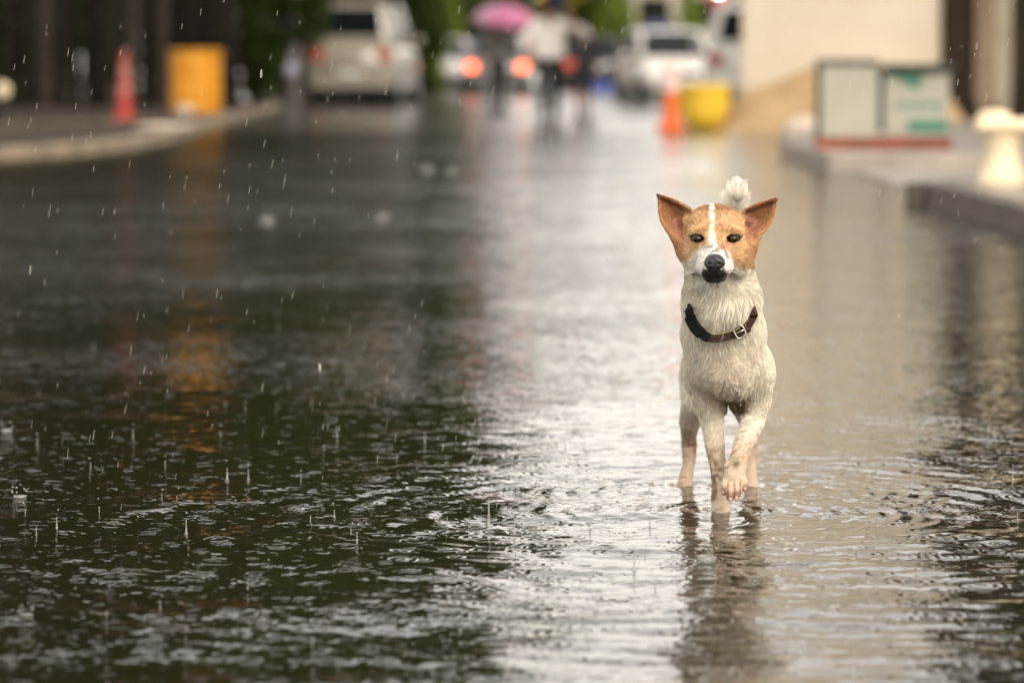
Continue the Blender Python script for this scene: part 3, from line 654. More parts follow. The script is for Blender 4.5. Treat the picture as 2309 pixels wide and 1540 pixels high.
# pole with hanging bag
c = G(665, 232, .02); root = empty('pole', c); tag(root, 'slim pale grey pole beside the left silver minivan', 'pole')
MB().lathe([(.12,0),(.12,.05),(.085,.08),(.08,5.6),(.05,5.7)], 14).build('shaft', mat('galvanised_grey', (.27,.25,.21), .5, c2=(.17,.155,.13), nscale=2), root, smooth=False)
MB().tube([(0,0,5.5),(.6,-.3,5.75),(1.2,-.6,5.7)], .035, 8).build('arm', m_bump, root, smooth=True)
m_bag = mat('white_plastic_bag', (.62,.60,.75), .4, var=.15, nscale=10)
b_ = P(655, 162, c[1]-.16); mb = MB(); mb.ball((0,0,0), (.15,.10,.17), 14, 10); mb.tube([(0,0,.15),(0.02,0.05,.28),(.0,.10,.36)], [.05,.02,.012], 8)
o = mb.build('plastic_bag', m_bag, None, smooth=True); o.location = b_; tag(o, 'small bluish white plastic bag hanging on the pale grey pole', 'bag')
# lit lantern high up behind the white vehicles
c = G(1620, 210, .02); root = empty('lantern_post', (c[0], c[1], 0)); tag(root, 'red box on a post with a bright white lamp above the white minivan', 'lamp')
s_ = F0/c[1]; zz = 1+(120-16)/s_
MB().tube([(0,0,0),(0,0,zz)], .04, 10).build('post', m_bump, root, smooth=True); MB().box(-.22,.22,-.12,.12,zz-.02,zz+.26).build('box', m_red, root, bevel=.03)
MB().ball((0,-.02,zz+.36), .085, 14, 10).build('bulb', mat('white_lit_bulb', (.9,.9,.85), .3, emit=(1,.97,.9), es=14), root, smooth=True)
# notice boards on a brick plinth
m_brick = mat('red_brick', (.30,.065,.02), .7, c2=(.19,.035,.012), nscale=6, obvar=.25); m_board = mat('grey_white_board', (.37,.36,.29), .5, c2=(.31,.30,.24), nscale=1.5); m_frame = mat('dark_green_frame', (.018,.024,.016), .4, var=.2); m_green = mat('green_print', (.02,.17,.10), .5, var=.1); m_mort = mat('mortar', (.11,.05,.03), .8, var=.2)
yn = G(1990, 337, .15)[1]; nx0 = P(1843,0,yn)[0]
root = empty('notice_board', (nx0, yn, .15)); tag(root, 'twin notice board in dark green frame on a low red brick plinth', 'notice board')
def nz_(py): return P(1990, py, yn)[2]-.15
def nx_(px): return P(px, 300, yn)[0]-nx0
Wn = nx_(2146); MB().box(.0, Wn, 0, .30, 0, nz_(306)-.02).build('plinth', m_mort, root)
bz0 = nz_(306)-.02; bh = bz0/2; first = None
for r0 in range(2):
    k = 0; x = -.005 - (.06 if r0 else 0)
    while x < Wn:
        w = min(.118, Wn-x+.005)
        if w > .03:
            if first is None: o = first = MB().box(0,.118,-.012,.05,.004,bh-.006).build('brick', m_brick, root, bevel=.004)
            else: o = first.copy(); col.objects.link(o); o.parent = root
            o.location = (max(x,-.005), random.uniform(-.003,.003), r0*bh); o.scale = (min(w, x+w+.005)/.118, 1, 1)
        x += .128; k += 1
def framed(xa, xb, za, zb, tilt, yoff):
    t = .05; fr = empty('panel_frame', (xa,yoff,za)); fr.parent = root; fr.rotation_euler = (0,0,tilt); w = xb-xa; h = zb-za
    MB().box(0, w, 0, .05, 0, h).build('panel', m_board, fr, bevel=.004)
    mb = MB(); mb.box(-t,0,-.02,.07,0,h); mb.box(-t,w,-.02,.07,h,h+t); mb.build('frame_edge', m_frame, fr, bevel=.004)
    return fr, w, h
fr, w, h = framed(nx_(1853), nx_(1984), bz0, nz_(148), 0, .1)
fr, w, h = framed(nx_(1996), nx_(2142), bz0+.05, nz_(166), R(-6), .1)
mesh_obj('green_print', [(0.03,-.004,h*.98),(w*.62,-.004,h*.98),(w*.50,-.004,h*.70),(w*.40,-.004,h*.78)], [(0,3,2,1)], m_green, fr)
mb = MB(); x = .10
for k in range(11):
    ww = random.uniform(.018,.03); mb.add([(x,-.004,h*.40),(x+ww,-.004,h*.40),(x+ww,-.004,h*.40+.05),(x,-.004,h*.40+.05)], [(0,1,2,3)]); x += ww+.014
mb.build('green_print', m_green, fr)
mesh_obj('green_print', [(w*.36,-.004,0.0),(w*.98,-.004,0.0),(w*.98,-.004,.10),(w*.36,-.004,.10)], [(0,1,2,3)], m_green, fr)
mb = MB(); mb.box(nx_(1992), nx_(2152), -.03, .22, nz_(166)+.03, nz_(152)+.03); mb.build('roof_board', m_frame, root, bevel=.006)
rock('rock', G(1806, 318, .02), (.25,.2,.16), 'pale rock left of the notice board', 8)
# cast stone bench
c = G(2262, 420, .15); root = empty('stone_bench', (c[0], c[1], .15), R(-4)); tag(root, 'cream cast stone bench on waisted pedestals at the right edge', 'bench')
sB = F0/c[1]; k_ = 1/sB
top = 158*k_
mb = MB(); mb.box(-66*k_, 420*k_, -.2, .2, top-34*k_, top-6*k_); mb.build('seat', m_cream2, root, bevel=.03, seg=3)
mb = MB(); mb.ball((-22*k_,-.02,top-2*k_), (40*k_,.12,16*k_), 16, 10); mb.build('scroll', m_cream2, root, smooth=True)
for xx in (-4, 250):
    mb = MB(); zz = [0,10,22,40,70,95,112,124]; rr = [53,56,50,44,38,44,52,54]
    mb.lathe([(r0*k_, z0*k_) for r0, z0 in zip(rr, zz)], 20, c=(xx*k_, 0, 0)); mb.build('pedestal', m_cream2, root, smooth=True)
# black bag-like sign leaning behind the notice board
c = G(2165, 262, .02); root = empty('folding_chair', (c[0]-.0, c[1], .0), R(-12)); tag(root, 'black folded chair leaning before the brown porch column', 'chair')
s_ = 1/ (F0/c[1])
MB().add([(-28*s_,0,135*s_),(30*s_,.0,110*s_),(34*s_,0,20*s_),(6*s_,0,20*s_),(-28*s_,.04,135*s_),(30*s_,.04,110*s_),(34*s_,.04,20*s_),(6*s_,.04,20*s_)],[(0,3,2,1),(4,5,6,7),(0,1,5,4),(1,2,6,5),(2,3,7,6),(3,0,4,7)]).build('backrest', m_black, root, bevel=.01)
mb = MB()
for a_ in (-24, 30): mb.tube([(a_*s_,.02,130*s_),((a_*.3+18)*s_,-.1,0)], .018, 8)
mb.build('leg', m_black, root, smooth=True)
MB().box(-10*s_,34*s_,-.22,0,40*s_,46*s_).build('seat', m_black, root, bevel=.01)
# small blue crate on the road by the black car
c = road_place(1356, 214); root = empty('crate', c); tag(root, 'small blue plastic crate on the wet road behind the black car', 'crate')
m_blue = mat('blue_crate_plastic', (.06,.10,.42), .45, var=.15)
mb = MB(); w=.24; mb.box(-w,w,-w*.7,w*.7,0,.02)
for z in (.08,.17,.26): mb.box(-w,w,-w*.7,-w*.7+.02,z,z+.06); mb.box(-w,w,w*.7-.02,w*.7,z,z+.06); mb.box(-w,-w+.02,-w*.7+.02,w*.7-.02,z,z+.06); mb.box(w-.02,w,-w*.7+.02,w*.7-.02,z,z+.06)
for sx in (-1,1):
    for sy in (-1,1): mb.box(sx*w-.02,sx*w+.02,sy*w*.7-.02,sy*w*.7+.02,0,.34)
mb.build('basket', m_blue, root)
# ---------------------------------------------------------------- people and umbrellas
m_skin = mat('brown_skin', (.40,.21,.13), .5, var=.1); m_hairb = mat('black_hair', (.012,.010,.009), .45, var=.3); m_eyew = mat('eye_dark', (.02,.015,.012), .2)
def person(loc, rz, shirt, trousers, label, arm_r, arm_l, stride=.18, short=False, scale=1.0, seed=0, bulk=1.0):
    """standing height 1.65 m, faces -y; arm_* = (elbow, wrist) offsets from the shoulder"""
    root = empty('person', loc, rz); root.scale = (scale,)*3; tag(root, label, 'person')
    hipz = .86; shz = 1.36
    legs = []
    for sx, sy in ((-1, -stride), (1, stride)):
        legs.append([((sx*.09, 0, hipz), .085), ((sx*.10, sy*.5-.03, .48), .058), ((sx*.10, sy+.02, .09), .038), ((sx*.10, sy+.01, .05), .04), ((sx*.11, sy-.14, .035), .032)])
    sh = {1: (.185, 0, shz), -1: (-.185, 0, shz)}
    def arm(sx, a):
        s = np.array(sh[sx]); e = s+np.array(a[0]); w = s+np.array(a[1]); return s, e, w
    # skin: head, neck, arms, hands with fingers, legs
    f = Field((-.7,-.6,-.02), (.7,.6,1.95), .0085)
    f.ell((0,-.005,1.55), (.075,.095,.115), .01); f.ell((0,-.03,1.50), (.058,.07,.07), .02); f.cap((0,.01,1.36), .055, (0,0,1.48), .052, .015)
    f.cap((0,-.098,1.555), .011, (0,-.113,1.53), .015, .008); f.ell((0,-.088,1.49), (.026,.014,.010), .006)
    for sx in (-1,1):
        f.ell((sx*.078,.005,1.54), (.012,.022,.033), .006); f.ell((sx*.03,-.098,1.565), (.018,.014,.011), .008, 'sub')
    f.cap((0,0,1.34), .10, (0,0,1.0), .11, .03)
    for sx, a in ((1, arm_r), (-1, arm_l)):
        s, e, w = arm(sx, a); f.chain([(s,.05),(e,.040),(w,.026)], .015)
        d = (w-e)/np.linalg.norm(w-e); side = np.cross(d, [0,1,0]); side /= np.linalg.norm(side)+1e-9; nrm = np.cross(side, d); pc = w+d*.05
        f.cap(w+d*.01-side*.01, .022, pc-side*.012, .022, .012); f.cap(w+d*.01+side*.01, .022, pc+side*.012, .022, .012)
        for q, ln in ((-.030,.062),(-.010,.075),(.010,.080),(.029,.070)):
            b0 = w+d*.085+side*q*.9; b1 = b0+d*ln*.5+nrm*.012; b2 = b1+d*ln*.25+nrm*.035
            f.chain([(w+d*.05+side*q*.6,.012),(b0,.0105),(b1,.0095),(b2,.0085)], .003)
        b0 = w+d*.03+side*.035; f.chain([(w+d*.02+side*.015,.014),(b0+nrm*.01,.012),(b0+d*.035+nrm*.025,.010)], .004)
    for lg in legs: f.chain(lg, .012)
    V, Q = f.mesh(); np_mesh('body', V, Q, m_skin, root)
    # shirt
    f = Field((-.6,-.45,.6), (.6,.45,1.5), .014)
    f.ell((0,0,1.22), (.185,.115,.20), .03); f.ell((0,0,1.02), (.165,.125,.22), .05); f.ell((0,0,.90), (.185,.14,.10), .04); f.cap((-.15,0,1.36), .065, (.15,0,1.36), .065, .05)
    for sx, a in ((1, arm_r), (-1, arm_l)):
        s, e, w = arm(sx, a); f.cap(s, .075, e, .062, .03); f.cap(e, .062, e+(w-e)*(.35 if sx > 0 else .2), .058, .02)
    V, Q = f.mesh(); V += (vnoise(V, 14, seed)[:,None]-.5)*.018; V[:,0] *= 1+(bulk-1)*np.clip((1.40-V[:,2])/.25,0,1); np_mesh('shirt', V, Q, shirt, root)
    f = Field((-.35,-.45,.0), (.35,.45,1.05), .014)
    for lg, sx in zip(legs, (-1,1)):
        pts = [(lg[0][0],.105),(lg[1][0],.078)] + ([] if short else [(lg[2][0],.060)])
        f.chain(pts, .03)
    f.ell((0,0,.90), (.165,.12,.12), .03)
    V, Q = f.mesh(); V += (vnoise(V, 12, seed+1)[:,None]-.5)*.014; np_mesh('shorts' if short else 'trousers', V, Q, trousers, root)
    f = Field((-.12,-.14,1.45), (.12,.14,1.72), .008); f.ell((0,.015,1.585), (.084,.100,.100), .01); f.ell((0,-.10,1.52), (.08,.075,.075), .01, 'sub')
    V, Q = f.mesh(); V += (vnoise(V, 60, 3)[:,None]-.5)*.01; np_mesh('hair', V, Q, m_hairb, root)
    for sx in (-1,1): MB().ball((sx*.030,-.086,1.565), .011, 10, 8).build('eye', m_eyew, root, smooth=True)
    for lg in legs:
        (fx, fy, fz) = lg[3][0]; f = Field((fx-.08, fy-.22, -.02), (fx+.08, fy+.12, .13), .008)
        f.cap((fx, fy+.02, .045), .044, (fx, fy-.15, .034), .040, .01); V, Q = f.mesh(); V[:,2] = np.maximum(V[:,2], .0); np_mesh('shoe', V, Q, m_bump, root)
    return root
def umbrella(hand, tilt, rad, depth, panels, label, shaftm, group='open umbrellas in the rain', top=.45):
    """panels: list of 8 materials; hand is the grip's place"""
    root = empty('umbrella', hand); root.rotation_euler = tilt; tag(root, label, 'umbrella', group)
    MB().tube([(0,0,-.05),(0,0,top+.03)], .007, 8).build('shaft', shaftm, root, smooth=True)
    MB().tube([(0,0,-.16),(0,0,-.02)], .014, 8).build('handle', m_black, root, smooth=True)
    n = 8; rings = 7
    for k in range(n):
        v = []; f = []; sub = 4
        for i in range(rings+1):
            t = i/rings; r = rad*math.sin(t*1.35)/math.sin(1.35); z = top - depth*(1-math.cos(t*1.35))/(1-math.cos(1.35))
            for j in range(sub+1):
                s = j/sub; a = 2*math.pi*(k+s)/n; sag = 1-.06*t*math.sin(math.pi*s); v.append((r*sag*math.cos(a), r*sag*math.sin(a), z + .02*t*t*math.sin(math.pi*s)))
        for i in range(rings):
            for j in range(sub): q = i*(sub+1)+j; f.append((q, q+sub+1, q+sub+2, q+1))
        o = mesh_obj('canopy_panel', v, f, panels[k], root, True)
        a = 2*math.pi*k/n; pts = [(rad*math.sin(t*1.35)/math.sin(1.35)*math.cos(a), rad*math.sin(t*1.35)/math.sin(1.35)*math.sin(a), top-depth*(1-math.cos(t*1.35))/(1-math.cos(1.35))-.006) for t in (0,.33,.66,1)]
        MB().tube(pts, .003, 5).build('rib', shaftm, root, smooth=True)
    MB().tube([(0,0,top),(0,0,top+.06)], [.006,.003], 6).build('tip', shaftm, root)
    return root
def cloth(name, c, v=.12): return mat(name, c, .75, var=v, nscale=6, bump=.3, bscale=25)
m_um = mat('umbrella_shaft', (.2,.2,.2), .3, metal=.8)
pinks = [cloth('pink_umbrella_fabric', (.50,.28,.40)), cloth('magenta_umbrella_fabric', (.45,.14,.26))]
c = np.array(road_place(1238, 268)); ps = person(c, R(4), cloth('white_shirt', (.88,.83,.78), .04), cloth('black_trousers', (.012,.011,.010)), 'person in white shirt and black trousers walking under the blue and yellow umbrella', ((.22,-.02,-.14), (.12,-.12,.06)), ((-.06,-.02,-.27), (-.08,-.12,-.50)), .16, scale=1.06, seed=1, bulk=1.38)
blue = cloth('blue_umbrella_fabric', (.03,.15,.42)); yel = cloth('yellow_umbrella_fabric', (.72,.55,.10))
hand = c + np.array([.185+.10, -.13, 1.36+.12]); umbrella(hand+np.array([0,.12,.10]), (R(-14),R(-20),0), .60, .22, [blue,yel,blue,yel,blue,yel,blue,yel], 'blue and yellow umbrella held over the walker in white', m_um)
c = np.array(road_place(1316, 258)); person(c, R(-8), cloth('dark_grey_shirt', (.05,.05,.055)), cloth('dark_shorts', (.035,.035,.045)), 'person in dark grey shirt and shorts walking just right of the walker in white', ((.05,-.02,-.27),(.05,-.1,-.5)), ((-.05,-.02,-.27),(-.06,-.1,-.5)), -.14, True, .88, seed=3)
c = np.array(road_place(1124, 234)); person(c, R(10), cloth('grey_shirt', (.33,.33,.32)), cloth('dark_trousers', (.03,.025,.025)), 'person in grey shirt standing under the large pink umbrella', ((.07,-.10,-.24),(.02,-.26,-.12)), ((-.05,-.02,-.27),(-.06,-.1,-.5)), .1, seed=5)
umbrella(c + np.array([.10,-.28,1.30]), (R(8),R(3),R(10)), .66, .36, [pinks[0]]*5+[pinks[1]]*3, 'large pink umbrella with a magenta side above the car with lit lamps', m_um, top=.62)
c = np.array(road_place(1373, 189)); person(c, R(0), cloth('black_shirt', (.02,.02,.02)), cloth('dark_trousers2', (.03,.025,.025)), 'person in black under the small pink umbrella behind the black car', ((.05,-.12,-.22),(.0,-.26,-.10)), ((-.05,-.02,-.27),(-.06,-.1,-.5)), .1, seed=7)
umbrella(c + np.array([.12,-.28,1.30]), (R(6),0,0), .48, .25, [pinks[0], pinks[0], pinks[1], pinks[0]]*2, 'small pink umbrella behind the black car, right of the walkers', m_um, top=.40)
c = np.array(road_place(1468, 212)); person(c, R(0), cloth('grey_raincoat', (.30,.28,.29)), cloth('dark_trousers3', (.03,.025,.025)), 'person in grey under the navy umbrella by the white car', ((.05,-.12,-.22),(.0,-.26,-.10)), ((-.05,-.02,-.27),(-.06,-.1,-.5)), .1, seed=9)
umbrella(c + np.array([.12,-.28,1.33]), (R(6),R(-8),0), .50, .22, [cloth('navy_umbrella_fabric', (.03,.04,.10))]*8, 'small navy umbrella above the white car with black windscreen', m_um, top=.42)
c = np.array(road_place(566, 226)); person(c+np.array([0,0,.09]), R(0), cloth('magenta_shirt', (.10,.035,.06)), cloth('maroon_trousers', (.06,.012,.010)), 'person in dark magenta standing between the drum and the pole', ((.05,-.12,-.22),(.0,-.26,-.10)), ((-.05,-.02,-.27),(-.06,-.1,-.5)), .1, seed=11)
umbrella(c + np.array([.42,-.28,1.40]), (R(6),R(14),0), .50, .22, [cloth('purple_umbrella_fabric', (.07,.02,.12))]*8, 'dark purple umbrella left of the pale grey pole', m_um, top=.40)
# ---------------------------------------------------------------- the dog
PX = 1/1030.0
BASE = np.array([.463, 8.55, 0.0])
def D(px, py, Y): return P(px, py, Y)
def build_dog():
    f = Field(P(1450,400,8.4)*[1,0,0]+np.array([0,7.98,-.03]), (P(1790,400,8.4)[0]+.03, 9.10, .82), .0031)
    K = .022
    # trunk
    f.chain([(D(1634,812,8.42),78*PX),(D(1636,800,8.62),78*PX),(D(1636,785,8.84),72*PX)], K)
    f.ell(D(1634,795,8.38), (88*PX,.130,88*PX), K)
    f.ell(D(1642,832,8.37), (62*PX,.092,50*PX), .04)
    f.ell(D(1605,828,8.42), (50*PX,.072,72*PX), K); f.ell(D(1680,835,8.42), (53*PX,.075,76*PX), K)
    f.ell(D(1606,800,8.86), (62*PX,.11,82*PX), K); f.ell(D(1664,800,8.86), (64*PX,.11,82*PX), K)
    f.ell(D(1650,862,8.36), (34*PX,.05,36*PX), .02)
    # neck
    f.chain([(D(1622,606,8.24),75*PX),(D(1628,680,8.27),79*PX),(D(1632,760,8.33),82*PX)], K)
    f.ell(D(1630,745,8.33), (79*PX,.088,60*PX), .04)
    # skull
    f.ell(D(1613,532,8.19), (70*PX,.088,60*PX), K)
    f.ell(D(1612,500,8.205), (56*PX,.075,36*PX), .02)
    f.ell(D(1575,572,8.18), (38*PX,.065,46*PX), .02); f.ell(D(1658,575,8.18), (38*PX,.065,46*PX), .02)
    f.ell(D(1612,545,8.125), (44*PX,.04,34*PX), .02)
    # brows
    f.cap(D(1562,524,8.115), 11*PX, D(1590,518,8.105), 12*PX, .012); f.cap(D(1666,524,8.115), 11*PX, D(1638,518,8.105), 12*PX, .012)
    # muzzle
    f.chain([(D(1611,562,8.12),36*PX),(D(1610,582,8.04),31*PX)], .016)
    f.cap(D(1594,600,8.075), 24*PX, D(1597,604,8.025), 20*PX, .012); f.cap(D(1629,600,8.075), 24*PX, D(1624,604,8.025), 20*PX, .012)
    f.chain([(D(1612,612,8.12),30*PX),(D(1611,622,8.045),19*PX)], .010)
    f.ell(D(1611,594,8.012), (25*PX,.016,18*PX), .006)
    # mouth crease and eye sockets
    for s in (-1,1):
        f.cap(D(1611+s*3,618,8.012), 1.4*PX, D(1611+s*24,621,8.035), 1.6*PX, .002, 'sub')
        f.cap(D(1611+s*24,621,8.035), 1.6*PX, D(1611+s*38,614,8.08), 1.6*PX, .002, 'sub')
        ex = 1573 if s < 0 else 1653
        f.ell(D(ex,538.5,8.093), (12.6*PX,.014,8.8*PX), .003, 'sub', ry=(.10 if s < 0 else -.10))
        f.ell(D(ex+(-s)*17,546,8.095), (6*PX,.008,5*PX), .006, 'sub')
    # legs: stance fore leg (left in the picture) and lifted fore leg
    def kz(X,Y,Z): return .003 + .038*sstep(.20,.31,Z)
    f.chain([(D(1597,850,8.41),54*PX),(D(1599,905,8.425),39*PX),(D(1606,950,8.425),25.5*PX),(D(1612,1005,8.41),20.5*PX),(D(1617,1040,8.40),18*PX),(D(1621,1075,8.39),17*PX),(D(1624,1120,8.375),19*PX)], kz)
    f.chain([(D(1624,1120,8.375),19*PX),(D(1625,1155,8.36),21*PX),(D(1626,1168,8.34),22*PX)], .006)
    f.chain([(D(1687,850,8.41),53*PX),(D(1699,905,8.43),37*PX),(D(1698,950,8.42),25*PX),(D(1684,985,8.37),21*PX)], kz)
    f.chain([(D(1684,985,8.37),23.5*PX),(D(1674,1012,8.32),20.5*PX),(D(1668,1032,8.30),19.5*PX),(D(1660,1066,8.285),22*PX)], .004)
    f.ell(D(1657,1078,8.275), (25*PX,.024,27*PX), .004)
    f.cap(D(1644,1040,8.30), 7*PX, D(1638,1048,8.29), 4.5*PX, .004)   # dew claw
    for (x0,y0,x1,y1,Yy,r) in ((1639,1082,1633,1108,8.262,9.5),(1650,1092,1646,1120,8.250,10.5),(1663,1092,1661,1116,8.250,10.5),(1674,1078,1677,1098,8.262,9.5)):
        f.chain([(D(x0,y0,Yy+.01),r*PX),(D((x0+x1)/2,(y0+y1)/2,Yy-.004),(r+.8)*PX),(D(x1,y1,Yy),(r-1.5)*PX)], .0018)
    # hind legs
    def hind(xs, sgn):
        pts = [(D(xs[0],850,8.90),40*PX),(D(xs[0],905,8.86),35*PX),(D(xs[1],950,8.90),24*PX),(D(xs[2],980,8.94),17*PX),(D(xs[3],1003,8.965),17*PX),(D(xs[3],1040,8.945),14*PX),(D(xs[4],1075,8.925),16*PX),(D(xs[5],1098,8.90),19*PX),(D(xs[5],1106,8.875),20*PX)]
        f.chain(pts, kz)
    hind((1570,1556,1553,1554,1547,1543), -1); hind((1676,1692,1694,1692,1693,1693), 1)
    # tail curling up over the back
    f.chain([(D(1640,742,9.0),30*PX),(D(1650,660,9.04),20*PX),(D(1655,570,9.02),13*PX),(D(1655,500,8.97),22*PX),(D(1656,462,8.93),18*PX),(D(1662,440,8.90),11*PX),(D(1669,428,8.90),4*PX)], .01)
    # ears: cupped shells
    def ear(tip, bi, bo, sgn):
        # tip, inner base (top of the skull), outer base (cheek side)
        n, m = 64, 44; pts = []; rad = []
        tipP, biP, boP = [np.array(q, float) for q in (tip, bi, bo)]
        for i in range(n):
            t = i/(n-1)                         # 0 base .. 1 tip
            for j in range(m):
                s = j/(m-1)
                a = biP + (tipP-biP)*t; b = boP + (tipP-boP)*t
                bulge_in = 6*math.sin(math.pi*t)*(1-s)**2; bulge_out = 13*math.sin(math.pi*min(1,t*1.05))*s**2
                q = a + (b-a)*s
                q = q + np.array([0, -1.0])*bulge_in + np.array([sgn*.75, .65])*bulge_out
                depth = .045*math.sin(math.pi*s)**.8*(1-t)**.7 - .012*(1-t)*s - .010*t
                pts.append(P(q[0], q[1], 8.185 + depth)); rad.append(.0030 - .0008*t)
        f.cloud(np.array(pts), rad, .004)
    ear((1484,441), (1566,480), (1520,536), -1)
    ear((1750,450), (1664,484), (1706,534), 1)
    # fold at the outer ear base
    f.cap(D(1510,520,8.18), 5*PX, D(1532,548,8.17), 9*PX, .006); f.cap(D(1716,522,8.18), 5*PX, D(1700,552,8.17), 9*PX, .006)
    f.cap(D(1530,535,8.20), 15*PX, D(1548,565,8.18), 20*PX, .012); f.cap(D(1698,535,8.20), 15*PX, D(1682,565,8.18), 20*PX, .012)
    f.cap(D(1516,522,8.205), 9*PX, D(1540,560,8.20), 12*PX, .008); f.cap(D(1710,522,8.205), 9*PX, D(1690,560,8.20), 12*PX, .008)
    f.cap(D(1552,500,8.20), 16*PX, D(1528,512,8.215), 10*PX, .010); f.cap(D(1672,500,8.20), 16*PX, D(1700,512,8.215), 10*PX, .010)
    return f.mesh()
V, Q = build_dog()
print('dog verts', len(V))
def project(p):
    q = p-np.array([0,0,CAMH]); z = q@FW; return W0/2+F0*q[:,0]/z, H0/2-F0*(q@UP)/z
HEADX, HEADZ = P(1611,560,8.15)[0], P(1611,560,8.15)[2]
# coat pattern in the dog's own frame: u across, v down, in millimetre-like units of the standing pose
def coat(p, fine=True):
    k8 = 8.3; s = F0/k8
    u = W0/2 + (p[:,0])*F0/k8*1.0; 
    # perspective-free frame taken at each body part's own distance
    u, v = project(p)
    Y = p[:,1]; n1 = vnoise(p, 30, 1); n2 = vnoise(p, 90, 2); n3 = vnoise(p, 260, 4); n0 = vnoise(p, 11, 6)
    cream = np.array([.84,.785,.65]); white = np.array([.86,.83,.75]); tan = np.array([.62,.405,.205]); tan2 = np.array([.40,.20,.08]); pink = np.array([.70,.47,.34]); skin = np.array([.46,.33,.215]); mud = np.array([.13,.085,.045]); blk = np.array([.012,.010,.010]); dk = np.array([.22,.085,.03])
    def mixc(C, c, w): w = np.clip(w,0,1)[:,None]; return C*(1-w)+c*w
    C = np.tile(cream, (len(p),1)); C = mixc(C, np.array([.66,.56,.40]), .55*(n1-.35)); C = mixc(C, white, .35*(n2-.4))
    # chest pinkish where the wet hair parts
    C = mixc(C, pink, .30*np.exp(-((u-1640)/46)**2-((v-835)/42)**2)*(.5+n2)); C = mixc(C, pink, .6*np.exp(-((u-1612)/26)**2-((v-895)/30)**2)*(.4+n2))
    C = mixc(C, np.array([.16,.10,.05]), sstep(872,900,v+14*(n2-.5))*np.exp(-((u-1658)/34)**4)*(v < 930))
    # flank
    C = mixc(C, np.array([.62,.34,.22]), (Y > 8.5)*(sstep(640,700,v)*sstep(860,760,v))*.8)
    # lower legs: thin coat, skin shows
    w = sstep(955,1030,v); C = mixc(C, skin, w*.75)
    w = sstep(900,1000,v)*(Y > 8.7); C = mixc(C, np.array([.46,.35,.25]), w*.7)
    # rusty flecks and mud splashes
    fl = sstep(.70,.80,n2)*sstep(.5,.62,n0)*sstep(930,980,v); C = mixc(C, np.array([.38,.17,.07]), fl*.8)
    C = mixc(C, np.array([.26,.14,.06]), .9*sstep(.62,.76,vnoise(p,48,41))*np.exp(-((u-1607)/24)**4)*sstep(960,1000,v)*(Y < 8.6)); C = mixc(C, mud, sstep(.56,.70,n2+.25*np.exp(-((u-1608)/9)**2))*np.exp(-((u-1611)/16)**2-((v-1072)/50)**2)*(Y < 8.6)*.95)
    C = mixc(C, np.array([.16,.12,.05]), np.exp(-(((u-1661)/11)**2+((v-1047)/13)**2)**1.5)*(.35+.9*n2)*(Y < 8.4)); C = mixc(C, np.array([.35,.18,.08]), sstep(.82,.93,n3)*sstep(990,1010,v)*.5)
    C = mixc(C, np.array([.60,.35,.24]), sstep(1085,1120,v)*(Y < 8.30)*.6)
    for uc_ in (1641.5,1656,1669): C = mixc(C, np.array([.16,.08,.05]), .8*np.exp(-((u-uc_)/2.0)**2)*sstep(1080,1092,v)*(Y < 8.285))  # dark lines between the toes, shade of the gaps painted in
    # head
    hd = (Y < 8.275)*(v < 700)
    mask = hd*sstep(-3, 9, (598 + 14*sstep(1640,1672,u) - 16*np.exp(-((u-1572)/22)**2) + 16*(n2-.5)+12*(n3-.5)) - v)
    n5 = vnoise(p*np.array([1,1,.45]),330,31); Ct = mixc(np.tile(tan,(len(p),1)), tan2, 1.1*(n2-.45)+.2*n3+1.1*(n5-.5)); Ct = mixc(Ct, np.array([.68,.44,.22]), .8*np.exp(-((np.abs(u-1612)-46)/22)**2-((v-566)/30)**2))
    Ct = mixc(Ct, tan2, .75*sstep(56,86,np.abs(u-1612)+8*(n2-.5))*sstep(520,560,v)); Ct = mixc(Ct, dk, .75*sstep(486,470,v+14*(n3-.5)))
    C = mixc(C, Ct, mask)
    # blaze and white muzzle
    ub = 1605 + (v-470)*.02; ub = ub + 5*(vnoise(p,45,51)-.5); wb = 3.6 + 4.0*sstep(500,560,v) + 6*(n2-.5) + 5*(n3-.5)
    C = mixc(C, white, hd*sstep(5,-4,np.abs(u-ub)-wb)*(v < 580))
    C = mixc(C, white, hd*sstep(1.15,.88,np.sqrt(((u-1601)/(40+8*(n1-.5)))**2+((v-601)/(46+8*(n1-.5)))**2)))
    C = mixc(C, np.array([.80,.76,.70]), hd*.9*sstep(1.1,.85,np.sqrt(((u-1630)/26)**2+((v-600)/38)**2)))
    # grey and rusty marks on the bridge
    C = mixc(C, np.array([.16,.13,.13]), hd*.85*sstep(.42,.56,n3)*np.exp(-((u-1611)/28)**2-((v-563)/15)**2)); C = mixc(C, np.array([.33,.13,.06]), hd*.8*np.exp(-((u-(1630+(v-556)*.45))/4)**2)*sstep(548,556,v)*sstep(588,578,v))
    C = mixc(C, np.array([.15,.13,.13]), hd*.85*sstep(.55,.66,n3)*np.exp(-((u-1612)/30)**4-((v-600)/26)**4))
    # dark lips and chin
    C = mixc(C, blk, hd*.97*sstep(1.12,.92,np.sqrt(((u-1611)/(30+12*(n3-.5)))**2+((v-621)/(18+7*(n3-.5)))**2))*(v < 641)*(Y < 8.11))
    # eye rims and tear marks
    for ex in (1573,1653):
        sg_ = 1 if ex < 1612 else -1; ue = (u-ex)+sg_*(v-538.5)*.12; ve = (v-538.5)-sg_*(u-ex)*.12; C = mixc(C, blk, hd*sstep(1.2,1.0,np.sqrt((ue/15.6)**2+(ve/9.6)**2))); C = mixc(C, tan2, hd*.5*np.exp(-((u-ex)/20)**2-((v-524)/5)**2))
        C = mixc(C, dk, hd*.6*np.exp(-((u-(ex+(14 if ex < 1612 else -14)))/5)**2-((v-550)/9)**2))
